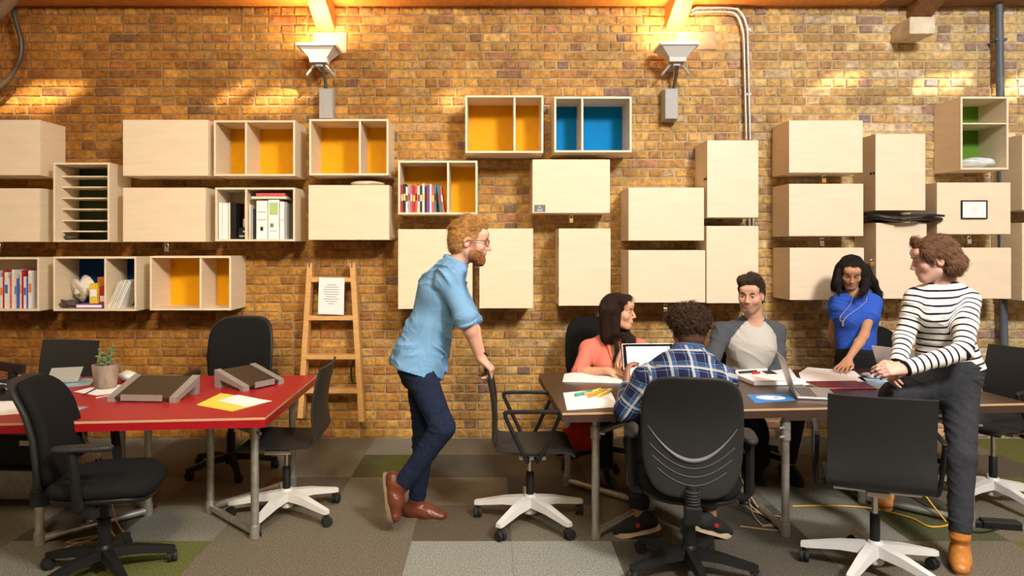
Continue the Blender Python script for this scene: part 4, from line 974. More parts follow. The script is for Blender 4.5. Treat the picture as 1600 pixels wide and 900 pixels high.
# ------------------------------------------------------------------ people: smooth-blended volumes meshed with surface nets
A3 = lambda v: np.array(tuple(v), dtype=np.float32)
def rc(a, b, ra, rb=None, k=.03, n=None, s=1., cap='', op='+', g=None, u0=0.):
    return dict(t='rc', a=A3(a), b=A3(b), ra=ra, rb=ra if rb is None else rb, k=k, n=None if n is None else A3(Vector(n).normalized()), s=s, cap=cap, op=op, g=g, u0=u0)
def el(c, r, M=None, k=.02, op='+', g=None):
    R = np.eye(3, dtype=np.float32) if M is None else np.array(M.to_3x3(), dtype=np.float32)
    return dict(t='el', c=A3(c), r=A3(r), R=R, k=k, op=op, g=g)
def pl(c, n, k=.004):   # keep the side the normal points away from
    return dict(t='pl', c=A3(c), n=A3(Vector(n).normalized()), k=k, op='&', g=None)
def pdist(p, X, Y, Z):
    if p['t'] == 'pl':
        c, n = p['c'], p['n']; return (X-c[0])*n[0]+(Y-c[1])*n[1]+(Z-c[2])*n[2]
    if p['t'] == 'el':
        c, r, R = p['c'], p['r'], p['R']; x, y, z = X-c[0], Y-c[1], Z-c[2]
        q = [(x*R[0, i]+y*R[1, i]+z*R[2, i])/r[i] for i in range(3)]
        k0 = np.sqrt(q[0]**2+q[1]**2+q[2]**2); k1 = np.sqrt((q[0]/r[0])**2+(q[1]/r[1])**2+(q[2]/r[2])**2)+1e-9
        return k0*(k0-1)/k1
    a, b = p['a'], p['b']; d = b-a; L2 = float(d @ d)+1e-12
    x, y, z = X-a[0], Y-a[1], Z-a[2]
    tt = (x*d[0]+y*d[1]+z*d[2])/L2; t = np.clip(tt, 0, 1)
    x, y, z = x-t*d[0], y-t*d[1], z-t*d[2]
    q = x*x+y*y+z*z
    if p['n'] is not None:
        n = p['n']; w_ = x*n[0]+y*n[1]+z*n[2]; q = q+w_*w_*(1/p['s']**2-1)
    r = p['ra']+(p['rb']-p['ra'])*t
    D = (np.sqrt(q)-r)*(1 if p['n'] is None else (1+p['s'])/2)
    L = math.sqrt(L2)
    if 'b' in p['cap']: D = np.maximum(D, (tt-1)*L)
    if 'a' in p['cap']: D = np.maximum(D, -tt*L)
    return D
def pbox(p):
    if p['t'] == 'el':
        e = np.sqrt(((p['R']*p['r'][None, :])**2).sum(1)); return p['c']-e, p['c']+e
    m = max(p['ra'], p['rb'])*max(1, p['s']); return np.minimum(p['a'], p['b'])-m, np.maximum(p['a'], p['b'])+m
def smin(a, b, k):
    h = np.clip(.5+.5*(b-a)/k, 0, 1); return b+(a-b)*h-k*h*(1-h)
def sdf(prims, vox):
    bs = [pbox(p) for p in prims if p['op'] == '+']
    lo = np.min([b[0] for b in bs], 0)-3*vox-.012; hi = np.max([b[1] for b in bs], 0)+3*vox+.012
    n = np.ceil((hi-lo)/vox).astype(int)+1
    ax = [(lo[i]+vox*np.arange(n[i])).astype(np.float32) for i in range(3)]
    Fd = np.full(n, .08, np.float32)
    for p in prims:
        if p['op'] == '&': sl = (slice(None),)*3
        else:
            b = pbox(p); m = p['k']+2.5*vox
            i0 = np.maximum(((b[0]-m-lo)/vox).astype(int), 0); i1 = np.minimum(((b[1]+m-lo)/vox).astype(int)+2, n)
            sl = tuple(slice(i0[i], i1[i]) for i in range(3))
        X = ax[0][sl[0]][:, None, None]; Y = ax[1][sl[1]][None, :, None]; Z = ax[2][sl[2]][None, None, :]
        d = pdist(p, X, Y, Z).astype(np.float32); f = Fd[sl]
        if p['op'] == '+': Fd[sl] = smin(f, d, p['k'])
        elif p['op'] == '-': Fd[sl] = -smin(-f, d, p['k'])
        else: Fd[sl] = -smin(-f, -d, p['k'])
    return Fd, lo, vox
def nets(Fd, lo, vox):
    ins = Fd < 0; sh = np.array(Fd.shape)-1
    cnt = np.zeros(sh, np.int8); offs = [(i, j, k) for i in (0, 1) for j in (0, 1) for k in (0, 1)]
    for o in offs: cnt += ins[o[0]:o[0]+sh[0], o[1]:o[1]+sh[1], o[2]:o[2]+sh[2]]
    act = (cnt > 0) & (cnt < 8); idx = np.argwhere(act)
    vals = np.stack([Fd[idx[:, 0]+o[0], idx[:, 1]+o[1], idx[:, 2]+o[2]] for o in offs], 1)
    acc = np.zeros((len(idx), 3)); num = np.zeros(len(idx))
    for i in range(8):
        for j in range(i+1, 8):
            a, b = np.array(offs[i]), np.array(offs[j])
            if abs(a-b).sum() != 1: continue
            va, vb = vals[:, i], vals[:, j]; cr = (va < 0) != (vb < 0)
            t = np.where(cr, va/(va-vb+1e-12), 0)
            acc += np.where(cr[:, None], a+(b-a)*t[:, None], 0); num += cr
    V = lo+(idx+acc/num[:, None])*vox
    mp = np.full(sh, -1, np.int32); mp[act] = np.arange(len(idx)); Q = []
    for axn in range(3):
        u, v = [(1, 2), (2, 0), (0, 1)][axn]
        a = np.take(ins, range(0, ins.shape[axn]-1), axn); b = np.take(ins, range(1, ins.shape[axn]), axn)
        e = np.argwhere(a != b); e = e[(e[:, u] > 0) & (e[:, v] > 0) & (e[:, u] < sh[u]) & (e[:, v] < sh[v])]
        flip = ~a[tuple(e.T)]
        c = []
        for du, dv in ((-1, -1), (0, -1), (0, 0), (-1, 0)):
            q = e.copy(); q[:, u] += du; q[:, v] += dv; c.append(mp[tuple(q.T)])
        q = np.stack(c, 1); q[flip] = q[flip][:, ::-1]; Q.append(q)
    return V.astype(np.float32), np.concatenate(Q)
def vnoise(p):
    p = np.asarray(p, np.float64); i = np.floor(p).astype(np.int64); f = p-i; f = f*f*(3-2*f); out = 0
    for o in [(a, b, c) for a in (0, 1) for b in (0, 1) for c in (0, 1)]:
        q = i+np.array(o); h = (q[:, 0]*374761393+q[:, 1]*668265263+q[:, 2]*2147483647 % 4294967291) & 0xffffffff
        h = ((h ^ (h >> 13))*1274126177) & 0xffffffff; h = ((h ^ (h >> 16)) & 0xffff)/65535.
        w_ = np.prod(np.where(np.array(o), f, 1-f), 1); out = out+h*w_
    return out*2-1
def vnormals(V, Q):
    n = np.cross(V[Q[:, 2]]-V[Q[:, 0]], V[Q[:, 3]]-V[Q[:, 1]]); N = np.zeros_like(V)
    for i in range(4): np.add.at(N, Q[:, i], n)
    return N/(np.linalg.norm(N, axis=1, keepdims=True)+1e-9)
def np_mesh(name, V, Q, m, parent, origin, col=None, pat=None):
    me = bpy.data.meshes.new(name); V = V-np.array(origin, np.float32); nq = len(Q); k = Q.shape[1]
    me.vertices.add(len(V)); me.vertices.foreach_set('co', V.astype(np.float32).ravel())
    me.loops.add(nq*k); me.loops.foreach_set('vertex_index', Q.astype(np.int32).ravel())
    me.polygons.add(nq); me.polygons.foreach_set('loop_start', np.arange(0, nq*k, k, dtype=np.int32))
    try: me.polygons.foreach_set('loop_total', np.full(nq, k, np.int32))
    except Exception: pass
    me.polygons.foreach_set('use_smooth', np.ones(nq, bool)); me.update(calc_edges=True); me.validate()
    if col is not None:
        ca = me.color_attributes.new('Col', 'FLOAT_COLOR', 'POINT'); ca.data.foreach_set('color', np.concatenate([col, np.ones((len(V), 1))], 1).astype(np.float32).ravel())
    if pat is not None:
        at_ = me.attributes.new('pat', 'FLOAT_VECTOR', 'POINT'); at_.data.foreach_set('vector', pat.astype(np.float32).ravel())
    me.materials.append(m); o = bpy.data.objects.new(name, me); return link(o, parent)
def patt(prims, V, side):
    """pattern coordinates: u along the nearest limb axis, v round it; also group index"""
    X, Y, Z = V[:, 0], V[:, 1], V[:, 2]; best = np.full(len(V), 9.); G_ = np.zeros(len(V), int); WS = np.zeros(len(V)); U = np.zeros((len(V), 3)); names = []
    ref = [p['ref'] for p in prims if 'ref' in p][0]; tu = lambda q: (q-ref[0]) @ ref[1]
    st = {p['g']: p['a'] for p in prims[::-1] if p.get('g', None) and p['g'] != 'torso' and p['u0'] == 0}
    for p in prims:
        if not p.get('g') or p['t'] != 'rc': continue
        if p['g'] not in names: names.append(p['g'])
        d = pdist(p, X, Y, Z); m = d < best; a, b = p['a'], p['b']; ax_ = (b-a); L = np.linalg.norm(ax_); ax_ = ax_/L; r = V-a
        if p['g'] == 'torso': u = tu(V); v = (V-ref[0]) @ A3(side)
        else:
            u = tu(st[p['g']])-(np.clip(r @ ax_, -.03, L+.03)+p['u0'])
            e1 = np.cross(ax_, A3(side))
            if np.linalg.norm(e1) < .2: e1 = np.cross(ax_, np.array([0, 0, 1.]))
            e1 /= np.linalg.norm(e1); e2 = np.cross(ax_, e1); v = np.arctan2(r @ e2, r @ e1)*(p['ra']+p['rb'])/2
        w_ = np.exp(-np.clip(d+.02, -.1, .3)/.007); U[:, 0] += w_*u; WS += w_
        U[m, 1] = v[m]; G_[m] = names.index(p['g']); best = np.minimum(best, d)
    U[:, 0] /= WS+1e-20
    return U, G_, names
def cloth(name, prims, m, parent, og, vox=.007, wr=.004, wf=14., side=None, colfn=None, fold=(0, 0, 1), seed=0):
    V, Q = nets(*sdf(prims, vox)); N = vnormals(V, Q)
    pat = None; col = None
    if side is not None:
        pat, G_, names = patt(prims, V, side)
        if colfn: col = colfn(V, G_, names)
    if wr:
        f = np.array(fold, float); f /= np.linalg.norm(f); e1 = np.cross(f, [.3, 1, .2]); e1 /= np.linalg.norm(e1); e2 = np.cross(f, e1)
        wv = vnoise(V*4+seed*5.1)[:, None]*.05; VV_ = V+wv
        q = np.stack([VV_ @ f*wf*1.5, VV_ @ e1*wf*.42, VV_ @ e2*wf*.42], 1)+seed*3.7
        fo = (1-np.abs(vnoise(q)))**5*1.5+(1-np.abs(vnoise(q*2.1+9)))**5*.5; msk = np.clip(vnoise(V*6+seed*3.1)*1.2+.55, 0, 1)
        V = V+N*(wr*(fo*msk*1.3+vnoise(V*wf+3)*.6))[:, None]
    return np_mesh(name, V, Q, m, parent, og, col, pat)
def strands(name, roots, dirs, normals, length, r, m, parent, og, n=5, lift=.002, curl=0., gravity=0., seed=0, waves=0.):
    rr = np.random.RandomState(seed); K = len(roots); L = length*rr.uniform(.6, 1.2, (K, 1))
    side = np.cross(dirs, normals); V = []; P_ = []
    ph = rr.uniform(0, 6, (K, 1))
    for i in range(n):
        t = i/(n-1); p = roots+normals*(lift+curl*t*t*.01)+dirs*L*t+side*np.sin(ph+t*4)*waves*t+normals*np.sin(ph*1.7+t*5)*waves*.6*t-normals*(t*t*L*L*5.0)*(1-curl)+np.array([0, 0, -1.])*gravity*t*t*L
        P_.append(p)
    tri = [0, 2.094, 4.189]
    for i in range(n):
        t = i/(n-1); rad = r*(1-.75*t)*(.7+.3*min(1, t*6))
        for a in tri: V.append(P_[i]+(side*math.cos(a)+normals*math.sin(a))*rad)
    V = np.stack(V, 1).reshape(-1, 3); Q = []
    base = np.arange(K)[:, None]*(n*3)
    for i in range(n-1):
        for j in range(3):
            Q.append(base+np.array([[i*3+j, i*3+(j+1) % 3, (i+1)*3+(j+1) % 3, (i+1)*3+j]]))
    return np_mesh(name, V.astype(np.float32), np.concatenate(Q), m, parent, og)

def hand(wr, d, back, side, curl=(.35, .5, .35), s=1., spread=.10, thumb=.6):
    x = Vector(d).normalized(); z = Vector(back); z = (z-x*z.dot(x)).normalized(); y = z.cross(x)*side
    w_ = Vector(wr); L = lambda a, b, c: w_+(x*a+y*b+z*c)*s
    pr = [rc(w_, L(.04, .004, 0), .025*s, .03*s, .02, n=z, s=.62)]
    for i, (yy, fl_) in enumerate(((.030, (.044, .026, .021)), (.010, (.049, .030, .022)), (-.010, (.045, .028, .021)), (-.029, (.035, .021, .019)))):
        kn = L(.088-.006*abs(i-1), yy, 0); pr.append(rc(L(.015, yy*.55, 0), kn, .0145*s, .0115*s, .012))
        a = 0.; p = kn; sp = spread*(1.2-i*.8)
        for j in range(3):
            a += curl[j]*(1+.06*i); dv = x*math.cos(a)*math.cos(sp)+y*math.sin(sp)*math.cos(a)-z*math.sin(a)
            q = p+dv*fl_[j]*s; pr.append(rc(p, q, (.0098-.0009*j)*s, (.0090-.0011*j)*s, .004)); p = q
    t0 = L(.018, .022, -.004); t1 = L(.048, .048, -.016*thumb-.004); t2 = L(.078, .055+.006*(1-thumb), -.034*thumb); t3 = L(.100, .052, -.046*thumb)
    pr += [rc(t0, t1, .015*s, .012*s, .012), rc(t1, t2, .0115*s, .0100*s, .005), rc(t2, t3, .0098*s, .008*s, .004)]
    return pr
class Head:
    def __init__(h, c, fwd, up=(0, 0, 1), s=1.):
        y = Vector(fwd).normalized(); z = Vector(up); z = (z-y*z.dot(y)).normalized(); x = y.cross(z)
        h.M = Matrix((x, y, z)).transposed(); h.c = Vector(c); h.s = s; h.fwd = y; h.up = z
    def p(h, x, y, z): return h.c+h.M @ (Vector((x, y, z))*h.s)
    def loc(h, V): return ((V-np.array(h.c)) @ np.array(h.M))/h.s
    def el(h, c, r, **k): return el(h.p(*c), [q*h.s for q in r], h.M, **k)
    def rc(h, a, b, ra, rb=None, **k): return rc(h.p(*a), h.p(*b), ra*h.s, (ra if rb is None else rb)*h.s, **k)
    def prims(h, male=True, jaw=1.):
        j = jaw
        pr = [h.el((0, -.014, .032), (.077, .096, .084), k=.02), h.el((0, .022, -.036), (.060*j, .066, .076), k=.03),
              h.rc((-.028, .072, .045), (.028, .072, .045), .026, k=.03),
              h.el((0, .060, -.094), (.024*j, .022, .020), k=.028)]
        for s in (-1, 1):
            pr += [h.rc((s*.050*j, .0, -.058), (s*.020*j, .056, -.096), .016, .014, k=.03), h.el((s*.040, .060, -.026), (.022, .022, .022), k=.025),
                   h.rc((s*.012, .090, .019), (s*.044, .076, .018), .0075 if male else .005, k=.012),
                   h.el((s*.031, .100, .001), (.017, .014, .011), k=.012, op='-'),
                   h.el((s*.031, .0765, .0005), (.0155, .0125, .0105), k=.004),
                   h.el((s*.0735, -.010, -.006), (.009, .019, .031), k=.006), h.el((s*.080, -.004, -.002), (.006, .010, .018), k=.006, op='-')]
        nl = 1. if male else .86
        pr += [h.rc((0, .088, .014), (0, .088+.022*nl, -.030), .0065, .0095, k=.010), h.el((0, .088+.021*nl, -.034), (.0095, .010, .008), k=.006)]
        for s in (-1, 1): pr += [h.el((s*.0105, .096, -.037), (.0075, .010, .0065), k=.006)]
        pr += [h.el((0, .080, -.060), (.026, .012, .017), k=.015), h.rc((-.014, .0855, -.0575), (.014, .0855, -.0575), .0050, k=.006), h.rc((-.012, .0845, -.068), (.012, .0845, -.068), .0058, k=.006), h.rc((-.022, .090, -.0627), (.022, .090, -.0627), .0022, k=.003, op='-')]
        return pr
    def feats(h, parent, og, brow, iris=(.05, .03, .02), lids=1., lip=(.45, .16, .13), smile=0., bw=.0034, teeth=False, lipw=1.):
        g = lambda pts: [h.p(*q) for q in pts]
        EW = mat('eye_white', (.72, .70, .66), .25); LA = mat('eyelash', (.012, .008, .006), .6)
        for s in (-1, 1):
            if lids > 0:
                e = MB(); e.M = Matrix.Translation(h.p(s*.031, .0795, -.0005)) @ h.M.to_4x4(); e.cushion(.022*h.s, .0075*lids*h.s, .0001) if False else None
                bm = bmesh.new(); bmesh.ops.create_uvsphere(bm, u_segments=14, v_segments=8, radius=1)
                me = bpy.data.meshes.new('eye')
                for v in bm.verts: v.co = h.M @ (Vector((v.co.x*.0128, v.co.y*.0112, v.co.z*.0060*lids))*h.s)+h.p(s*.031, .0788, -.0008)-Vector(og)
                bm.to_mesh(me); bm.free(); me.materials.append(EW); me.polygons.foreach_set('use_smooth', [True]*len(me.polygons)); eo = link(bpy.data.objects.new('eye', me), parent)
                bm = bmesh.new(); bmesh.ops.create_uvsphere(bm, u_segments=12, v_segments=8, radius=1); me = bpy.data.meshes.new('iris')
                for v in bm.verts: v.co = h.M @ (Vector((v.co.x*.0056, v.co.y*.003, v.co.z*.0056*lids))*h.s)+h.p(s*.031, .0884, -.0008)-Vector(og)
                bm.to_mesh(me); bm.free(); me.materials.append(mat('iris', iris, .2)); link(bpy.data.objects.new('iris', me), eo)
            zz = .0046*lids-.0022*(1-lids)
            MB().tube(bez(g([(s*.0185, .0850, zz-.002), (s*.026, .0898, zz+.002), (s*.034, .0895, zz+.002), (s*.044, .0820, zz-.0015)]), 4), .0011*h.s, 5).build('lash_line', LA, parent, True, origin=og)
            MB().tube(bez(g([(s*.013, .0965, .0175), (s*.026, .0955, .0225), (s*.038, .0885, .0225), (s*.050, .0745, .0165)]), 4), [bw*h.s*q for q in ([.7]*4+[1]*4+[.9]*4+[.3])], 6).build('eyebrow', brow, parent, True, origin=og)
        LM = mat('lips_%d' % int(lip[0]*1000), lip, .4)
        w_ = .023*lipw; z0 = -.0625
        up = bez(g([(-w_, .080, z0+smile*.006), (-.010, .0898, z0+.0045), (0, .0915, z0+.0035), (.010, .0898, z0+.0045), (w_, .080, z0+smile*.006)]), 4)
        lo = bez(g([(-w_*.95, .080, z0+smile*.005-.001), (-.010, .0885, z0-.0055-smile*.004), (0, .0898, z0-.0065-smile*.004), (.010, .0885, z0-.0055-smile*.004), (w_*.95, .080, z0+smile*.005-.001)]), 4)
        n = len(up); tp = [.001+.0024*math.sin(PI*i/(n-1)) for i in range(n)]
        MB().tube(up, [q*h.s for q in tp], 6).build('upper_lip', LM, parent, True, origin=og); MB().tube(lo, [q*h.s*1.15 for q in tp], 6).build('lower_lip', LM, parent, True, origin=og)
        if teeth: MB().tube(bez(g([(-.018, .0840, z0+.002), (0, .0905, z0-.0022), (.018, .0840, z0+.002)]), 5), .003*h.s, 6).build('teeth', mat('teeth', (.8, .78, .72), .3), parent, True, origin=og)

def skin_mat(name): return mat(name, (1, 1, 1), .5, attr='Col', var=.05, scale=40, spec=.35, sss=.06)
def person(label, J, Fv, h, skin, male=True, w_=1., hands=(), jaw=1., colfn=None, extra=(), armr=1., base=None, neckr=.054, sname='skin', ds=.68):
    og = Vector(base); r = empty('person', tuple(og), 0, label, 'person')
    n = Vector(Fv).normalized(); wst = J['pelvis'].lerp(J['chest'], .5)
    pr = [rc(J['pelvis'], wst, .125*w_, .11*w_, .05, n=n, s=.7), rc(wst, J['chest'], .11*w_, .135*w_, .05, n=n, s=ds), rc(J['chest'], J['neck'], .125*w_, .06, .05, n=n, s=ds+.02),
          rc(J['neck'], h.p(0, -.018, -.055), neckr*h.s, neckr*.95*h.s, .025)]
    for s in 'RL':
        pr += [rc(J['neck']-Vector((0, 0, .02)), J['sh'+s], .045, .047*armr, .04), rc(J['sh'+s], J['el'+s], .047*armr, .037*armr, .02), rc(J['el'+s], J['el'+s].lerp(J['wr'+s], .3), .037*armr, .038*armr, .02), rc(J['el'+s].lerp(J['wr'+s], .3), J['wr'+s], .038*armr, .0255*armr, .02),
               rc(J['hip'+s], J['kn'+s], .066*w_, .046*w_, .03), rc(J['kn'+s], J['an'+s], .046*w_, .033*w_, .02)]
    pr += h.prims(male, jaw)
    for q in hands: pr += hand(*q[0], **q[1])
    pr += list(extra)
    V, Q = nets(*sdf(pr, .0048)); N = vnormals(V, Q)
    lc = h.loc(V); col = np.tile(np.array(skin), (len(V), 1)).astype(float)
    # rosier cheeks, nose tip and ears
    for c, rad, k in (((.045, .07, -.028), .03, .25), ((-.045, .07, -.028), .03, .25), ((0, .11, -.03), .018, .3), ((.078, -.008, -.008), .03, .3), ((-.078, -.008, -.008), .03, .3)):
        m = np.exp(-((lc-np.array(c))**2).sum(1)/rad**2)[:, None]*k; col = col*(1-m)+col*np.array([1.0, .72, .68])*m
    if colfn: col = colfn(lc, col)
    np_mesh('body', V, Q, skin_mat(sname), r, og, col)
    return r, og
def torso_shirt(J, n, w_, hem, infl=.012, sl=('f', 'f'), s=.72, belly=1., arm=.056, cuff=.036, neckhole=.062, hp=None, chest=1., hemr=None, bust=0., shg='torso'):
    """torso + sleeve prims; hem = point where the garment ends; sl = sleeve end fraction per side ('RL'): 0..1 upper, 1..2 forearm"""
    wst = J['pelvis'].lerp(J['chest'], .45); pr = []
    ch = J['chest']; nk = J['neck']
    hr = (hemr or .135*w_)+infl
    L1 = (wst-hem).length; L2 = (ch-wst).length
    pr += [rc(hem, wst, hr, .122*w_*belly+infl, .05, n=n, s=s, cap='a', g='torso'), rc(wst, ch, .122*w_*belly+infl, .145*w_*chest+infl, .05, n=n, s=s, g='torso', u0=L1), rc(ch, nk-(nk-ch).normalized()*.04, .145*w_*chest+infl, .075*w_, .05, n=n, s=s, g='torso', u0=L1+L2)]
    if bust:
        side = n.cross((nk-ch).normalized()).normalized()
        for q in (-1, 1): pr.append(el(ch+n*(.075*w_)+side*q*.068-(nk-ch).normalized()*.01, (bust, bust, bust), k=.05))
    for i, S in enumerate('RL'):
        f = sl[i]; a, b, c = J['sh'+S], J['el'+S], J['wr'+S]
        pr.append(rc(nk-Vector((0, 0, .022)), a, .056, arm, .045, g='torso' if shg == 'torso' else 'arm'+S, u0=0.))
        L = (b-a).length
        if f <= 1: pr.append(rc(a, a.lerp(b, f), arm, arm*.98, .03, cap='b', g='arm'+S))
        else:
            pr.append(rc(a, b, arm, arm*.84, .03, g='arm'+S)); pr.append(rc(b, b.lerp(c, f-1), arm*.84, arm*.84+(cuff-arm*.84)*(f-1), .02, cap='b', g='arm'+S, u0=L))
    ref = (A3(hem), A3((nk-hem).normalized()))
    for q in pr: q['ref'] = ref
    if neckhole: pr.append(rc(nk-Vector((0, 0, .015)), hp or (nk+Vector((0, 0, .15))), neckhole, neckhole, .012, op='-'))
    return pr
def trousers(J, n, w_, infl=.012, s=.78, th=.082, kn=.060, an=.048, end=.97, top=None, seat=1.):
    top = top or J['pelvis'].lerp(J['chest'], .22); hc = (J['hipR']+J['hipL'])/2
    pr = [rc(top, J['pelvis'], .128*w_+infl, .140*w_*seat+infl, .04, n=n, s=s, cap='a'), rc(J['pelvis'], hc, .140*w_*seat+infl, .13*w_*seat+infl, .04, n=n, s=s)]
    for S in 'RL':
        a, b, c = J['hip'+S], J['kn'+S], J['an'+S]
        pr += [rc(a, b, th*w_+infl*.5, kn*w_+infl*.5, .035), rc(b, b.lerp(c, end), kn*w_+infl*.5, an*w_+infl*.3, .02, cap='b')]
    return pr
def shoe(ank, toe, up, parent, og, m, sole_m, L=.27, hi=.10, kind='shoe', lace=None, sole_h=.022, wid=1., top=None):
    """ank = ankle joint, foot points along toe; up = shin-side normal of the sole"""
    x = Vector(toe).normalized(); z = Vector(up); z = (z-x*z.dot(x)).normalized(); y = z.cross(x)
    o = Vector(ank)-z*hi
    Q_ = lambda a, b, c: o+x*a+y*b+z*c
    k = L/.27
    pr = [rc(Q_(-.045*k, 0, .045), Q_(.06*k, 0, .042), .036*wid, .040*wid, .03, n=z, s=1.1), rc(Q_(.06*k, 0, .042), Q_(.145*k, 0, .034), .042*wid, .036*wid, .03, n=z, s=.75), rc(Q_(-.03*k, 0, .05), Vector(ank)+z*.0, .040*wid, .041, .03, cap='b'), rc(Q_(0, 0, .06), Q_(.09*k, 0, .045), .038, .034, .03), pl(Q_(0, 0, sole_h*.8), -z, .003)]
    if top: pr.insert(3, rc(Vector(ank), top, .041, .043, .02, cap='b'))
    sh = cloth(kind, pr, m, parent, og, .005, .0015, 30)
    out = []
    for t in range(28):
        a = 2*PI*t/28; c, q = math.cos(a), math.sin(a); xx = (.050*k+.135*k*math.copysign(abs(c)**.85, c)); wv = (.046 if c > .1 else .038)*wid*(1-.12*max(0, c-.6))
        out.append((xx, wv*math.copysign(abs(q)**.8, q)))
    mb = MB(); mb.loft([[tuple(Q_(a, b, 0)) for a, b in out], [tuple(Q_(a, b, sole_h*.5)) for a, b in out], [tuple(Q_(.05*k+(a-.05*k)*.985, b*.97, sole_h)) for a, b in out]]); mb.build('sole', sole_m, sh, True, origin=og)
    if lace:
        for i in range(4):
            a = .035*k+.022*i; MB().tube([Q_(a, -.022, .080-.008*i), Q_(a+.004, 0, .090-.009*i), Q_(a, .022, .080-.008*i)], .0028, 6).build('lace', lace, sh, True, origin=og)
    return sh
def hair_cap(name, prims, m, parent, og, vox=.006, amp=.004, freq=60, seed=1, squash=None):
    V, Q = nets(*sdf(prims, vox)); N = vnormals(V, Q)
    q = V*freq if squash is None else (V*freq)*np.array(squash)
    V2 = V+N*(amp*(vnoise(q+seed)+.5*vnoise(q*2.1+seed)))[:, None]
    o = np_mesh(name, V2, Q, m, parent, og); return o, V2, vnormals(V2, Q)
def hairm(name, c, r=.45): return mat(name, c, .5 if 'strand' in name else .8, var=.35, scale=90, spec=.3 if 'strand' in name else .12)
def samp(V, N, k, mask=None, seed=0):
    rr = np.random.RandomState(seed); i = np.arange(len(V)) if mask is None else np.argwhere(mask).ravel()
    j = rr.choice(i, min(k, len(i)), replace=len(i) < k); return V[j].astype(float), N[j].astype(float)
def tang(D, N):
    D = D-N*(D*N).sum(1, keepdims=True); return D/(np.linalg.norm(D, axis=1, keepdims=True)+1e-9)
def fabric(name, c, var=.12, scale=300, bump=.25, bscale=700, rough=.9): return mat(name, c, rough, var=var, scale=scale, bump=bump, bscale=bscale, spec=.2)
# ------------------------------------------------------------------ the six people
def pat_node(name, base, bands, rough=.9):
    """bands: list of (axis, period, offset, width, colour, strength) woven over the base colour"""
    m = mat(name, base, rough, var=.06, scale=300, bump=.2, bscale=700, spec=.2); nt = m.node_tree; N = nt.nodes; L = nt.links
    at_ = N.new('ShaderNodeAttribute'); at_.attribute_name = 'pat'; sp = N.new('ShaderNodeSeparateXYZ'); L.new(at_.outputs['Vector'], sp.inputs[0])
    mul = [n for n in N if n.type == 'MIX' and n.blend_type == 'MULTIPLY'][0]
    prev = None
    for ax_, per, off, wd, c, st in bands:
        a = N.new('ShaderNodeMath'); a.operation = 'MULTIPLY_ADD'; a.inputs[1].default_value = 1/per; a.inputs[2].default_value = off+20; L.new(sp.outputs[ax_], a.inputs[0])
        f = N.new('ShaderNodeMath'); f.operation = 'FRACT'; L.new(a.outputs[0], f.inputs[0])
        g = N.new('ShaderNodeMath'); g.operation = 'LESS_THAN'; g.inputs[1].default_value = wd; L.new(f.outputs[0], g.inputs[0])
        s = N.new('ShaderNodeMath'); s.operation = 'MULTIPLY'; s.inputs[1].default_value = st; L.new(g.outputs[0], s.inputs[0])
        mx = N.new('ShaderNodeMix'); mx.data_type = 'RGBA'; L.new(s.outputs[0], mx.inputs[0])
        if prev: L.new(prev, mx.inputs[6])
        else: mx.inputs[6].default_value = (*base, 1)
        mx.inputs[7].default_value = (*c, 1); prev = mx.outputs[2]
    L.new(prev, mul.inputs[6]); return m
def ring(c, up, rx, ry, fw, r, n=24, a0=0., a1=2*PI, dz=lambda a: 0.):
    u = Vector(up).normalized(); y = Vector(fw); y = (y-u*y.dot(u)).normalized(); x = y.cross(u)
    return [Vector(c)+x*rx*math.sin(a)+y*ry*math.cos(a)+u*dz(a) for a in [a0+(a1-a0)*i/(n-1) for i in range(n)]]
LEATH = mat('brown_leather', (.13, .032, .015), .35, var=.3, scale=14, bump=.15, bscale=120, spec=.5)
TANL = mat('tan_leather', (.50, .19, .035), .4, var=.22, scale=12, bump=.15, bscale=100, spec=.5)
SOLE = mat('khaki_sole', (.20, .15, .08), .7); JEAN = fabric('dark_denim', (.011, .018, .042), .35, 60)
BLKJ = fabric('black_denim', (.014, .014, .015), .3, 60); GREYT = fabric('charcoal_cotton', (.034, .036, .041), .2, 60)

# ---- 1 standing man in the denim shirt
J = dict(pelvis=P(655, 556, 4.14), chest=P(690, 458, 4.14), neck=P(711, 414, 4.14), shR=P(701, 440, 3.97), elR=P(727, 496, 3.92), wrR=P(751, 560, 4.0), shL=P(706, 438, 4.32), elL=P(735, 500, 4.34), wrL=P(752, 556, 4.22),
         hipR=P(653, 577, 4.05), knR=P(692, 668, 3.98), anR=P(629, 758, 4.03), hipL=P(660, 577, 4.24), knL=P(664, 682, 4.27), anL=P(651, 781, 4.27))
h = Head(P(735, 377, 4.12), (1, -.10, -.10), (.10, 0, 1), 1.04)
hair_c = hairm('blond_hair', (.36, .17, .045))
BEARD = np.array((.21, .075, .022))
def bc(lc, col):
    x, y, z = lc.T; m = ((z < -.045-.012*np.clip((y-.05)/.04, 0, 1)) & (z > -.135) & (y > .005) & (np.abs(x) < .075)).astype(float)
    m *= 1-np.exp(-((np.abs(x)/.02)**2+((z+.0625)/.008)**2))
    m = np.maximum(m, ((np.abs(x) > .048) & (z < -.005) & (z > -.11) & (y > .004) & (y < .045)).astype(float)*.7)
    return col*(1-m[:, None]*.85)+BEARD*m[:, None]*.85
r, og = person('standing man in a blue denim shirt leaning on the shell chair', J, (.93, 0, -.34), h, (.66, .36, .25), True, 1.0,
    [((J['wrR'], (.72, .05, -.68), (.62, -.15, .78), 1), dict(curl=(.95, .55, .35), s=1.03, thumb=1.0)), ((J['wrL'], (.45, -.1, -.9), (.85, .35, .35), -1), dict(curl=(.6, .8, .5)))], colfn=bc, base=(P(655, 0, 4.14).x, 4.14, 0), sname='fair_skin')
n = Vector((.93, 0, -.34)).normalized(); up = (J['neck']-J['pelvis']).normalized()
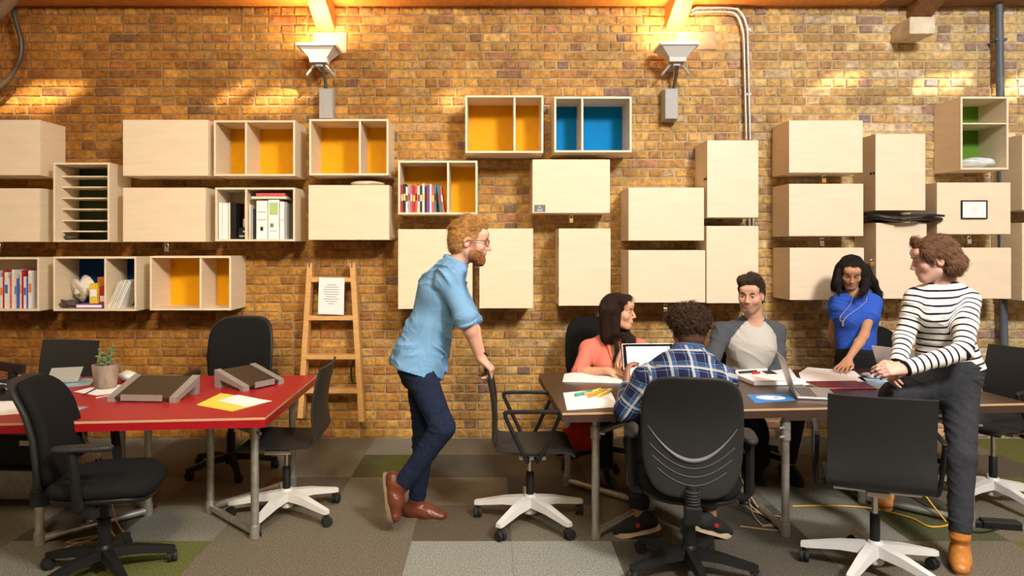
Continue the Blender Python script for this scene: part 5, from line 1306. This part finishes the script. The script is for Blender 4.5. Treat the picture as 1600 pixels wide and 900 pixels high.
DEN = pat_node('blue_chambray', (.14, .30, .50), [(0, .012, 0, .35, (.22, .38, .54), .35), (1, .012, 0, .35, (.22, .38, .54), .3)])
hem = J['pelvis']-up*.075+n*.015
pr = torso_shirt(J, n, 1.06, hem, .016, (1.10, 1.12), .77, belly=1.0, arm=.066, cuff=.058, hp=h.p(0, -.02, -.05), hemr=.185)
sd = n.cross(up)
sh = cloth('shirt', pr, DEN, r, og, .0062, .0125, 12, side=sd, fold=(.5, .2, 1), seed=2)
for S in 'RL':
    a, b = J['el'+S], J['wr'+S]; d = (b-a).normalized(); c = a+d*.022
    MB().tube(ring(c, d, .056, .056, (0, 1, 0), 0)[:-1], .013, 8, closed=True).build('rolled_cuff', DEN, sh, True, origin=og)
col_ = [J['neck']+up*.012]; MB().tube([p+up*(.016*math.cos(a_)) for p, a_ in zip(ring(J['neck']+up*.020-n*.004, up*.9+n*.3, .064, .066, n, 0), [2*PI*i/23 for i in range(24)])][:-1], .017, 8, closed=True).build('collar', DEN, sh, True, origin=og)
for s in (-1, 1):
    c = J['neck']+n*.066+sd*s*.030-up*.035; m = MB(); m.loft([[tuple(c+sd*s*.03+up*.04), tuple(c-sd*s*.018+up*.028+n*.014), tuple(c-sd*s*.018+up*.026), tuple(c+sd*s*.028+up*.036-n*.012)], [tuple(c+sd*s*.012-up*.03+n*.012), tuple(c-sd*s*.006-up*.022+n*.022), tuple(c-sd*s*.006-up*.024+n*.01), tuple(c+sd*s*.01-up*.032)]]); m.build('collar_point', DEN, sh, origin=og)
cloth('jeans', trousers(J, Vector((1, 0, -.1)), 1.0, .008, .86, .086, .062, .047, .97, seat=.98), JEAN, r, og, .0065, .005, 16, fold=(.3, 0, 1), seed=5)
shoe(J['anL'], (1, -.18, -.04), (0, 0, 1), r, og, LEATH, SOLE, .28, .112, lace=mat('dark_lace', (.05, .02, .01), .7), top=J['anL'].lerp(J['knL'], .06))
shoe(J['anR'], (.20, -.30, -1), (1, -.22, .26), r, og, LEATH, SOLE, .28, .100, lace=mat('dark_lace', (.05, .02, .01)), top=J['anR'].lerp(J['knR'], .06))
hp_ = [h.el((0, -.020, .043), (.082, .100, .087), k=.02), h.el((0, -.055, -.005), (.076, .066, .075), k=.03), h.rc((0, .062, .095), (0, -.02, .122), .030, .028, k=.03), h.rc((-.05, .03, .085), (.05, .03, .085), .028, k=.03),
       h.el((0, .088, -.045), (.1, .072, .105), k=.012, op='-'), h.el((.085, .0, -.03), (.035, .040, .050), k=.01, op='-'), h.el((-.085, .0, -.03), (.035, .040, .050), k=.01, op='-'), h.rc((0, -.05, -.13), (0, .1, -.11), .055, k=.01, op='-')]
ho, V, N = hair_cap('hair', hp_, hair_c, r, og, .005, .004, 70, 1)
rt_, nn = samp(V, N, 4500, seed=3); lc = h.loc(rt_); D = np.where(lc[:, 2:3] > .06, [[0, -1, .15]], [[0, -.75, -.65]])+NR.normal(0, .13, (len(rt_), 3)); D = D @ np.array(h.M).T
strands('hair_strands', rt_, tang(D, nn), nn, .045, .0013, hairm('blond_strand', (.50, .27, .085)), ho, og, 5, .0008, 0, seed=4, waves=.005)['kind'] = 'stuff'
bp = [h.el((0, .034, -.072), (.060, .054, .046), k=.02), h.el((0, .064, -.104), (.034, .030, .028), k=.02), h.el((0, .09, -.045), (.05, .03, .024), k=.008, op='-'), h.el((.05, .06, -.02), (.03, .05, .036), k=.01, op='-'), h.el((-.05, .06, -.02), (.03, .05, .036), k=.01, op='-'), h.el((0, -.03, -.06), (.1, .04, .09), k=.01, op='-')]
bo, V, N = hair_cap('beard', bp, hairm('ginger_beard', (.22, .085, .026)), r, og, .0045, .002, 120, 2)
h.feats(r, og, hairm('blond_brow', (.26, .12, .04)), lip=(.50, .20, .17), bw=.0030)
gl = MB(); GM = mat('tortoise_frame', (.10, .035, .015), .3)
for s in (-1, 1):
    pts = [h.p(s*(.034+.022*math.cos(a)), .102-.010*abs(math.cos(a) if math.cos(a)*1 > 0 else 0), -.003+.018*math.sin(a)) for a in [2*PI*i/20 for i in range(20)]]
    gl.tube(pts, .0018, 6, closed=True); gl.tube([h.p(s*.055, .094, .006), h.p(s*.079, .06, .008), h.p(s*.083, -.005, .004), h.p(s*.081, -.022, -.012)], .0024, 6)
gl.tube([h.p(-.012, .104, .002), h.p(0, .108, .005), h.p(.012, .104, .002)], .0018, 6)
gp = gl.build('glasses', GM, r, True, origin=og)
wc = J['wrL']; MB().tube(ring(wc, (J['wrL']-J['elL']), .031, .031, (0, 1, 0), 0)[:-1], .007, 6, closed=True).build('wristwatch', BLKP, r, True, origin=og)

# ---- 2 man in plaid, back to us
J = dict(pelvis=Vector((.955, 3.50, .555)), chest=Vector((.965, 3.60, .90)), neck=P(1076, 553, 3.68), shR=P(1129, 596, 3.62), elR=Vector((1.21, 3.80, .80)), wrR=Vector((1.10, 4.02, .775)), shL=P(1010, 594, 3.62), elL=P(978, 640, 3.66), wrL=P(980, 602, 3.92),
         hipR=Vector((1.04, 3.52, .525)), knR=Vector((1.13, 3.93, .53)), anR=P(1110, 803, 3.93), hipL=Vector((.87, 3.52, .525)), knL=Vector((.78, 3.93, .53)), anL=P(1000, 803, 3.93))
h = Head(P(1075, 517, 3.76), (-.05, 1, -.16), (0, .16, 1), 1.0)
r, og = person('seated man in a blue plaid shirt with curly dark hair, back to us', J, (0, 1, -.2), h, (.36, .17, .09), True, 1.0,
    [((J['wrL'], (.05, .55, .8), (-.9, -.1, .1), 1), dict(curl=(.45, .6, .4), thumb=.4)), ((J['wrR'], (-.5, .8, -.05), (0, .1, 1), 1), dict(curl=(.25, .4, .3)))], base=(.955, 3.5, 0), sname='tan_skin', neckr=.06)
PLAID = pat_node('blue_plaid', (.012, .014, .050), [(1, .094, .0, .34, (.05, .13, .28), .5), (0, .094, .1, .34, (.05, .13, .28), .42), (1, .094, -.04, .13, (.55, .50, .42), .62), (0, .094, .06, .12, (.55, .50, .42), .62), (1, .047, .30, .05, (.30, .45, .55), .45), (0, .047, .42, .05, (.30, .45, .55), .45)])
n = Vector((0, 1, -.2)).normalized(); up = (J['neck']-J['pelvis']).normalized()
pr = torso_shirt(J, n, 1.10, J['pelvis']-up*.05, .016, (1.95, 1.90), .76, arm=.070, cuff=.042, hp=h.p(0, -.02, -.05), chest=1.12)
sh = cloth('shirt', pr, PLAID, r, og, .0065, .006, 11, side=(1, 0, 0), fold=(.4, .2, 1), seed=8)
MB().tube([p+up*.010 for p in ring(J['neck']+up*.022, up*.95-n*.1, .066, .064, n, 0)][:-1], .019, 8, closed=True).build('collar', fabric('plaid_collar', (.05, .09, .19), .5, 60), sh, True, origin=og)
cloth('trousers', trousers(J, Vector((0, 1, 0)), 1.0, .008, .9, .084, .062, .050, .9), BLKJ, r, og, .0075, .004, 16, seed=3)
for S, sx in (('L', -1), ('R', 1)):
    s_ = shoe(J['an'+S], (sx*.80, .35, -.30), (sx*.25, 0, .95), r, og, mat('black_canvas', (.012, .012, .012), .8), mat('cream_rubber', (.62, .50, .33), .6), .27, .10, kind='sneaker', lace=PAPER, sole_h=.030)
    c = J['an'+S]+Vector((sx*.02, -.045, -.045)); MB().lathe([(.013, -.002), (.013, .002)], (0, 0, 0), 14).build('emblem', bookm('red'), s_).matrix_local = Matrix.Translation(c-og) @ Matrix.Rotation(PI/2, 4, 'X')
HB = hairm('dark_curls', (.035, .018, .010), .6)
hp_ = [h.el((0, -.018, .062), (.108, .110, .082), k=.03), h.el((0, -.055, .02), (.088, .070, .065), k=.03), h.el((0, .10, -.02), (.1, .055, .075), k=.02, op='-'), h.el((.095, .01, -.03), (.035, .06, .05), k=.015, op='-'), h.el((-.095, .01, -.03), (.035, .06, .05), k=.015, op='-')]
ho, V, N = hair_cap('hair', hp_, HB, r, og, .0055, .009, 75, 5)
rr_, nn = samp(V, N, 1500, seed=9); cu = MB()
VV = []; QQ = []
t = np.linspace(0, 1, 9); rr9 = np.random.RandomState(3)
for i in range(len(rr_)):
    a = Vector(nn[i]); b = a.orthogonal().normalized(); c = a.cross(b); ph = rr9.uniform(0, 6); R_ = rr9.uniform(.004, .0075); tw = rr9.uniform(5, 8)
    pts = [Vector(rr_[i])+a*(-.002+.014*q)+(b*math.cos(ph+tw*q)+c*math.sin(ph+tw*q))*R_ for q in t]
    o_ = len(VV)
    for p in pts: VV += [p+b*.0013, p+c*.0013-b*.0006, p-c*.0013-b*.0006]
    for k in range(8):
        for j in range(3): QQ.append((o_+k*3+j, o_+k*3+(j+1) % 3, o_+k*3+3+(j+1) % 3, o_+k*3+3+j))
np_mesh('curls', np.array([tuple(p) for p in VV], np.float32), np.array(QQ), hairm('curl_strand', (.055, .028, .014), .55), ho, og)['kind'] = 'stuff'
fd_ = [h.el((0, -.050, -.030), (.072, .060, .060), k=.02), h.el((0, .06, -.03), (.1, .075, .09), k=.01, op='-'), h.rc((0, -.06, -.13), (0, .1, -.10), .055, k=.01, op='-')]
hair_cap('faded_nape', fd_, hairm('short_fade', (.10, .05, .028), .7), r, og, .006, .0006, 200, 2)

# ---- 3 woman in coral
J = dict(pelvis=Vector((.86, 5.28, .54)), chest=P(957, 566, 5.14), neck=P(957, 527, 5.14), shR=P(920, 546, 5.13), elR=P(905, 582, 4.98), wrR=P(950, 579, 4.80), shL=P(998, 544, 5.16), elL=P(1012, 600, 5.02), wrL=P(985, 588, 4.82),
         hipR=Vector((.78, 5.24, .51)), knR=Vector((.74, 4.82, .52)), anR=Vector((.76, 4.86, .10)), hipL=Vector((.95, 5.24, .51)), knL=Vector((.99, 4.82, .52)), anL=Vector((.97, 4.80, .10)))
h = Head(P(967, 487, 5.07), (.88, -.46, .02), (-.04, 0, 1), 1.05)
r, og = person('smiling woman in a coral shirt with long dark hair, seated at the table', J, (.15, -1, 0), h, (.66, .36, .215), False, .97,
    [((J['wrR'], (.85, -.35, -.10), (0, -.1, 1), -1), dict(curl=(.25, .4, .3), s=.92)), ((J['wrL'], (-.3, -.8, -.1), (0, 0, 1), 1), dict(curl=(.3, .4, .3), s=.92))], jaw=.92, base=(.86, 5.28, 0), armr=.88, neckr=.047, sname='warm_skin', ds=.86)
CORAL = fabric('coral_cotton', (.70, .20, .135)); n = Vector((.15, -1, 0)).normalized(); up = (J['neck']-J['pelvis']).normalized()
pr = torso_shirt(J, n, .92, J['pelvis'], .016, (1.15, 1.6), .80, arm=.062, cuff=.056, hp=h.p(0, -.02, -.05), bust=.07, neckhole=.058)
vc = J['neck']+n*.10; pr += [rc(J['neck']+n*.085+up*.05, J['chest']+n*.140-up*.07, .066, .030, .008, op='-')]
sh = cloth('shirt', pr, CORAL, r, og, .0062, .005, 13, fold=(.3, .1, 1), seed=11)
cloth('undershirt', [rc(J['chest']-up*.25, J['chest']-up*.030, .128, .138, .03, n=n, s=.88, cap='b')], BLKJ, r, og, .008, 0)
sd = n.cross(up)
for s in (-1, 1):
    c0_ = J['neck']+up*.035-n*.03; pts = bez([c0_, J['neck']+sd*s*.062+up*.022, J['neck']+sd*s*.060+n*.072-up*.028, J['chest']+n*.130+sd*s*.040+up*.03], 5)
    MB().tube(pts, [.012]*5+[.016]*5+[.014]*5+[.004], 8).build('collar', CORAL, sh, True, origin=og)
    c = J['chest']+n*(.145+.012)+sd*s*.075-up*.03; m = MB(); m.M = Matrix.Translation(c) @ rot_to(sd*s, up); m.box((-.035, -.006, -.018), (.035, .006, .012), .004); m.build('pocket_flap', CORAL, sh, origin=og)
MB().tube(ring(J['elR'].lerp(J['wrR'], .13), (J['wrR']-J['elR']), .052, .052, (0, 0, 1), 0)[:-1], .011, 8, closed=True).build('rolled_cuff', CORAL, sh, True, origin=og)
nk = MB().tube(bez([J['neck']+sd*.05+n*.03, J['neck']+sd*.034+n*.075-up*.05, J['chest']+n*.148-up*.018, J['neck']-sd*.034+n*.075-up*.05, J['neck']-sd*.05+n*.03], 5), .003, 5).build('necklace', BRASS, r, True, origin=og)
cloth('trousers', trousers(J, Vector((0, -1, 0)), .95, .008, .9), BLKJ, r, og, .009, 0)
for S in 'RL': shoe(J['an'+S], (0, -1, -.05), (0, 0, 1), r, og, BLKP, RUBB, .24, .095)
DK = hairm('dark_brown_hair', (.022, .011, .007), .34)
hp_ = [h.el((0, -.018, .042), (.083, .103, .085), k=.02), h.rc((-.045, -.055, .0), (-.055, -.07, -.15), .055, .052, k=.04), h.rc((.045, -.055, .0), (.05, -.06, -.15), .055, .052, k=.04), h.rc((0, -.07, 0), (0, -.075, -.17), .06, .055, k=.04),
       h.rc((.062, .0, .02), (.072, -.005, -.13), .032, .030, k=.03), h.rc((-.062, .0, .02), (-.070, -.01, -.13), .032, .030, k=.03),
       h.el((0, .092, -.035), (.062, .075, .098), k=.012, op='-'), h.rc((-.03, .055, .09), (.055, .045, .075), .026, .024, k=.02)]
for pts, ra_, rb_ in (([h.p(.078, .005, -.05), P(962, 528, 5.02), P(964, 546, 4.985), P(959, 564, 4.975)], .022, .008), ([h.p(-.06, -.02, -.09), P(984, 532, 5.02), P(990, 550, 4.99), P(989, 578, 4.98)], .042, .022)):
    for i in range(3): hp_.append(rc(pts[i], pts[i+1], ra_+(rb_-ra_)*i/3, ra_+(rb_-ra_)*(i+1)/3, .02, n=(.15, -1, 0), s=.6))
ho, V, N = hair_cap('hair', hp_, DK, r, og, .006, .003, 110, 7, (1, 1, .12))
rt_, nn = samp(V, N, 4500, seed=5); D = tang(np.tile([[0, .0, -1.]], (len(rt_), 1))+NR.normal(0, .05, (len(rt_), 3)), nn)
strands('hair_strands', rt_, D, nn, .065, .0012, hairm('dark_brown_strand', (.040, .019, .011), .3), ho, og, 5, .0004, 0, seed=6)['kind'] = 'stuff'
h.feats(r, og, DK, lip=(.55, .15, .13), smile=1.3, teeth=True, bw=.0024, lids=.75, lipw=1.25)

# ---- 4 man in the raglan top
J = dict(pelvis=Vector((1.88, 5.36, .54)), chest=P(1172, 535, 5.20), neck=P(1178, 501, 5.20), shR=P(1127, 519, 5.20), elR=P(1110, 571, 5.10), wrR=P(1080, 574, 4.86), shL=P(1212, 519, 5.24), elL=P(1216, 578, 5.20), wrL=P(1190, 600, 5.0),
         hipR=Vector((1.79, 5.3, .51)), knR=Vector((1.72, 4.86, .52)), anR=Vector((1.78, 4.98, .11)), hipL=Vector((1.97, 5.3, .51)), knL=Vector((2.05, 4.86, .52)), anL=Vector((2.02, 4.95, .11)))
h = Head(P(1173, 461, 5.12), (-.52, -.85, -.06), (.05, 0, 1), 1.08)
ST = np.array((.10, .055, .035))
def gc(lc, col):
    x, y, z = lc.T; nz = vnoise(lc*60)*.006; m = np.clip((-.034+nz-z)/.016, 0, 1)*np.clip((z+.135)/.02, 0, 1)*np.clip((y+.005)/.02, 0, 1)*.50; m *= 1-.9*np.exp(-((x/.03)**2+((z+.05)/.02)**2))*(z > -.046)
    g = np.exp(-((x/.024)**2+((z+.097)/.016)**2))*(y > .03)*.92; u = np.exp(-((np.abs(x)/.026)**4+((z+.047)/.008)**2))*(y > .05)*.55
    m = np.maximum(np.maximum(m, g), u); return col*(1-m[:, None])+ST*m[:, None]
r, og = person('seated man in a grey raglan top with dark hair and stubble', J, (-.12, -1, 0), h, (.64, .36, .24), True, 1.0,
    [((J['wrR'], (-.7, -.6, -.05), (0, 0, 1), -1), dict(curl=(.3, .4, .3))), ((J['wrL'], (-.7, -.5, .1), (0, 0, 1), 1), dict(curl=(.3, .4, .3)))], colfn=gc, base=(1.88, 5.36, 0), sname='fair_skin', neckr=.058)
n = Vector((-.12, -1, 0)).normalized(); up = (J['neck']-J['pelvis']).normalized()
SLV = np.array((.075, .082, .092)); BOD = np.array((.50, .48, .43))
def rag(V, G_, names):
    c = np.tile(BOD, (len(V), 1)); arm_ = np.array([nm != 'torso' for nm in names])[G_]; c[arm_] = SLV
    return c
pr = torso_shirt(J, n, 1.06, J['pelvis']-up*.02, .014, (1.95, 1.95), .74, arm=.062, cuff=.038, hp=h.p(0, -.02, -.05), neckhole=.064, shg='arm')
pr += [el(J['neck']+n*.070+up*.015, (.062, .05, .055), k=.01, op='-')]
sh = cloth('raglan_top', pr, mat('jersey', (1, 1, 1), .9, attr='Col', var=.08, scale=200, bump=.2, bscale=500, spec=.2), r, og, .006, .006, 10, side=(1, 0, 0), colfn=rag, fold=(.7, 0, 1), seed=21)
cloth('trousers', trousers(J, Vector((0, -1, 0)), 1., .008, .9), BLKJ, r, og, .009, 0)
for S in 'RL': shoe(J['an'+S], (.1, -1, -.05), (0, 0, 1), r, og, mat('black_canvas', (.02, .02, .02)), RUBB, .27, .105)
DB = hairm('dark_hair', (.035, .020, .013), .4)
hp_ = [h.el((0, -.020, .044), (.082, .101, .086), k=.02), h.el((0, -.055, -.01), (.076, .064, .075), k=.03), h.rc((.035, .062, .098), (-.045, .045, .108), .026, .030, k=.025), h.rc((.045, .072, .085), (.05, .03, .10), .024, .03, k=.02), h.rc((0, .02, .12), (0, -.05, .11), .03, k=.03),
       h.el((0, .092, -.040), (.074, .072, .098), k=.01, op='-'), h.el((.085, .005, -.03), (.032, .045, .050), k=.01, op='-'), h.el((-.085, .005, -.03), (.032, .045, .050), k=.01, op='-'), h.rc((0, -.05, -.14), (0, .1, -.11), .055, k=.01, op='-')]
ho, V, N = hair_cap('hair', hp_, DB, r, og, .005, .005, 70, 12)
rt_, nn = samp(V, N, 4500, seed=15); lc = h.loc(rt_); D = (np.where(lc[:, 2:3] > .055, [[-.55, -.8, .25]], [[0, -.7, -.7]])+NR.normal(0, .18, (len(rt_), 3))) @ np.array(h.M).T
strands('hair_strands', rt_, tang(D, nn), nn, .036, .0013, hairm('dark_strand', (.060, .034, .021), .35), ho, og, 5, .0006, 0, seed=16, waves=.004)['kind'] = 'stuff'
h.feats(r, og, DB, lip=(.40, .14, .12), bw=.0040, lids=.68)

# ---- 5 woman in blue
J = dict(pelvis=P(1337, 556, 5.40), chest=P(1338, 490, 5.36), neck=P(1336, 455, 5.33), shR=P(1309, 474, 5.38), elR=P(1301, 522, 5.50), wrR=P(1312, 552, 5.52), shL=P(1364, 474, 5.32), elL=P(1350, 524, 5.19), wrL=P(1325, 562, 5.06),
         hipR=P(1324, 565, 5.40), knR=Vector((2.62, 5.36, .45)), anR=Vector((2.60, 5.45, .10)), hipL=P(1351, 565, 5.40), knL=Vector((2.86, 5.36, .45)), anL=Vector((2.88, 5.45, .10)))
h = Head(P(1330, 425, 5.28), (-.33, -.82, -.42), (-.05, -.30, .95), .96)
r, og = person('woman in a blue short-sleeved jumper leaning over the table', J, (-.25, -.95, -.15), h, (.50, .255, .14), False, .84,
    [((J['wrL'], (-.62, -.55, -.42), (-.35, -.35, .85), 1), dict(curl=(-.12, .12, .15), s=.95, spread=.20, thumb=.2)), ((J['wrR'], (.3, .2, -.9), (-.9, 0, 0), 1), dict(curl=(.3, .4, .3), s=.92))], jaw=.94, base=(P(1337, 0, 5.4).x, 5.40, 0), armr=.85, neckr=.046, sname='brown_skin')
BLUE = fabric('blue_knit', (.035, .11, .55), .15, 160, .5, 260); n = Vector((-.25, -.95, -.15)).normalized(); up = (J['neck']-J['pelvis']).normalized()
pr = torso_shirt(J, n, .90, J['pelvis']+up*.045, .016, (.42, .42), .78, arm=.058, hp=h.p(0, -.02, -.05), bust=.062, neckhole=.070, hemr=.118)
cloth('jumper', pr, BLUE, r, og, .006, .004, 12, fold=(.2, 0, 1), seed=31)
cloth('jeans', trousers(J, Vector((0, -1, 0)), .90, .008, .85, top=J['pelvis']+up*.08), BLKJ, r, og, .008, .003, 14, seed=2)
for S in 'RL': shoe(J['an'+S], (0, -1, -.05), (0, 0, 1), r, og, BLKP, RUBB, .24, .095)
BLK = hairm('black_hair', (.010, .007, .006), .30)
hp_ = [h.el((0, -.018, .042), (.085, .103, .084), k=.02), h.rc((-.06, -.045, .0), (-.075, -.050, -.125), .048, .042, k=.04), h.rc((.062, -.045, .0), (.085, -.02, -.120), .048, .045, k=.04), h.rc((0, -.07, 0), (.0, -.09, -.15), .065, .06, k=.04),
       h.rc((.075, .01, -.03), (.098, .035, -.115), .034, .034, k=.03), h.rc((-.070, .005, -.02), (-.085, .02, -.115), .028, .026, k=.03), h.rc((-.09, -.03, -.12), (-.12, -.1, -.17), .04, .02, k=.03),
       h.el((0, .095, -.035), (.058, .072, .094), k=.012, op='-')]
for pts, rad in (([P(1350, 428, 5.27), P(1353, 442, 5.235), P(1350, 453, 5.21), P(1342, 461, 5.20)], .032), ([P(1350, 420, 5.34), P(1362, 440, 5.36), P(1372, 458, 5.36), P(1377, 482, 5.36)], .042), ([P(1312, 425, 5.28), P(1309, 440, 5.26), P(1311, 455, 5.25)], .024)):
    for i in range(len(pts)-1): hp_.append(rc(pts[i], pts[i+1], rad*(1-.22*i), rad*(1-.22*(i+1)), .025))
ho, V, N = hair_cap('hair', hp_, BLK, r, og, .006, .003, 100, 17, (1, 1, .15))
rt_, nn = samp(V, N, 4500, seed=25); D = tang(np.tile([[0, .0, -1.]], (len(rt_), 1))+NR.normal(0, .12, (len(rt_), 3)), nn)
strands('hair_strands', rt_, D, nn, .055, .0012, hairm('black_strand', (.022, .016, .013), .28), ho, og, 5, .0006, 0, seed=26, waves=.004)['kind'] = 'stuff'
h.feats(r, og, BLK, lip=(.38, .12, .10), smile=.5, bw=.0030, lids=0)
sd = n.cross(up)
q0 = bez([J['neck']+sd*.05+n*.04+up*.03, J['neck']+sd*.045+n*.105-up*.05, P(1313, 495, 5.20), P(1317, 503, 5.195), P(1323, 495, 5.20), J['neck']-sd*.050+n*.105-up*.05, J['neck']-sd*.05+n*.04+up*.03], 5)
nk = MB().tube(q0, .0022, 5).build('necklace', mat('silver', (.7, .68, .62), .25, metal=.8), r, True, origin=og)
MB().tube([P(1317, 500, 5.195), P(1317, 510, 5.195)], .005, 6).build('pendant', MATS['silver'], nk, True, origin=og)

# ---- 6 woman in stripes perched on the table
J = dict(pelvis=P(1482, 578, 3.90), chest=P(1474, 492, 3.86), neck=P(1474, 441, 3.86), shR=P(1431, 466, 3.90), elR=P(1413, 528, 3.86), wrR=P(1402, 570, 3.74), shL=P(1512, 470, 3.80), elL=P(1504, 548, 3.64), wrL=P(1412, 577, 3.62),
         hipR=P(1458, 596, 3.90), knR=P(1396, 620, 3.76), anR=P(1380, 742, 3.95), hipL=P(1500, 602, 3.86), knL=P(1503, 715, 3.70), anL=P(1500, 836, 3.62))
h = Head(P(1458, 405, 3.84), (-.95, .22, -.16), (-.16, 0, 1), 1.0)
r, og = person('woman in a striped top and grey trousers perched on the table edge', J, (-.45, -.9, 0), h, (.68, .40, .29), False, .90,
    [((J['wrL'], (-.97, .05, .0), (-.1, -.75, .6), -1), dict(curl=(.45, .6, .4), s=.92, spread=.04)), ((J['wrR'], (-.55, -.45, -.35), (-.6, .3, .7), 1), dict(curl=(.5, .7, .4), s=.92, spread=.04))], jaw=.90, base=(J['anL'].x, J['anL'].y, 0), armr=.88, neckr=.045, sname='pale_skin')
STR = pat_node('striped_jersey', (.80, .77, .70), [(0, .0365, 0, .27, (.012, .013, .02), 1.)])
n = Vector((-.45, -.9, 0)).normalized(); up = (J['neck']-J['pelvis']).normalized(); sd = n.cross(up)
pr = torso_shirt(J, n, .94, J['pelvis']+up*.005, .014, (1.98, 1.98), .76, arm=.054, cuff=.040, hp=h.p(0, -.02, -.05), bust=.058, neckhole=.060, belly=.96, hemr=.150)
pr += [rc(J['neck']+sd*.085+up*.042, J['neck']-sd*.085+up*.042, .052, .052, .008, op='-')]
cloth('striped_top', pr, STR, r, og, .0062, .005, 11, side=sd, fold=(.5, .2, 1), seed=41)
cloth('trousers', trousers(J, n, .95, .006, .88, .092, .066, .050, .97, seat=1.06), GREYT, r, og, .0065, .004, 15, fold=(.3, 0, 1), seed=6)
for S, tv in (('L', (-.52, -.85, -.06)), ('R', (-.35, -1, -.25))):
    shoe(J['an'+S], tv, (0, 0, 1) if S == 'L' else (0, -.2, 1), r, og, TANL, mat('tan_sole', (.28, .13, .04), .7), .245, J['an'+S].z-.002 if S == 'L' else .12, kind='boot', top=J['an'+S].lerp(J['kn'+S], .10), sole_h=.016)
BRH = hairm('brown_hair', (.13, .060, .030), .4)
hp_ = [h.el((0, -.020, .042), (.085, .104, .086), k=.02), h.el((0, -.070, -.015), (.085, .066, .070), k=.04), h.el((.045, -.075, -.05), (.05, .05, .045), k=.03), h.el((-.045, -.075, -.05), (.055, .05, .045), k=.03), h.el((0, -.12, -.03), (.05, .035, .04), k=.03),
       h.rc((-.06, .045, .055), (.03, .062, .10), .026, .028, k=.02), h.rc((-.066, .05, .045), (-.07, .02, .0), .018, .016, k=.02),
       h.el((0, .095, -.045), (.068, .072, .092), k=.012, op='-'), h.el((-.085, .002, -.028), (.026, .030, .040), k=.01, op='-'), h.el((.085, .002, -.028), (.026, .030, .040), k=.01, op='-'), h.rc((0, -.02, -.15), (0, .1, -.10), .050, k=.01, op='-')]
ho, V, N = hair_cap('hair', hp_, BRH, r, og, .005, .005, 55, 23)
rt_, nn = samp(V, N, 4500, seed=35); lc = h.loc(rt_); D = np.where(lc[:, 2:3] > .07, [[-.5, -.6, -.2]], [[0, -.30, -1.]])+NR.normal(0, .15, (len(rt_), 3)); D = D @ np.array(h.M).T
strands('hair_strands', rt_, tang(D, nn), nn, .040, .0013, hairm('brown_strand', (.20, .10, .052), .4), ho, og, 6, .0005, 0, seed=36, waves=.006)['kind'] = 'stuff'
h.feats(r, og, BRH, lip=(.50, .18, .15), bw=.0024, lids=.45)
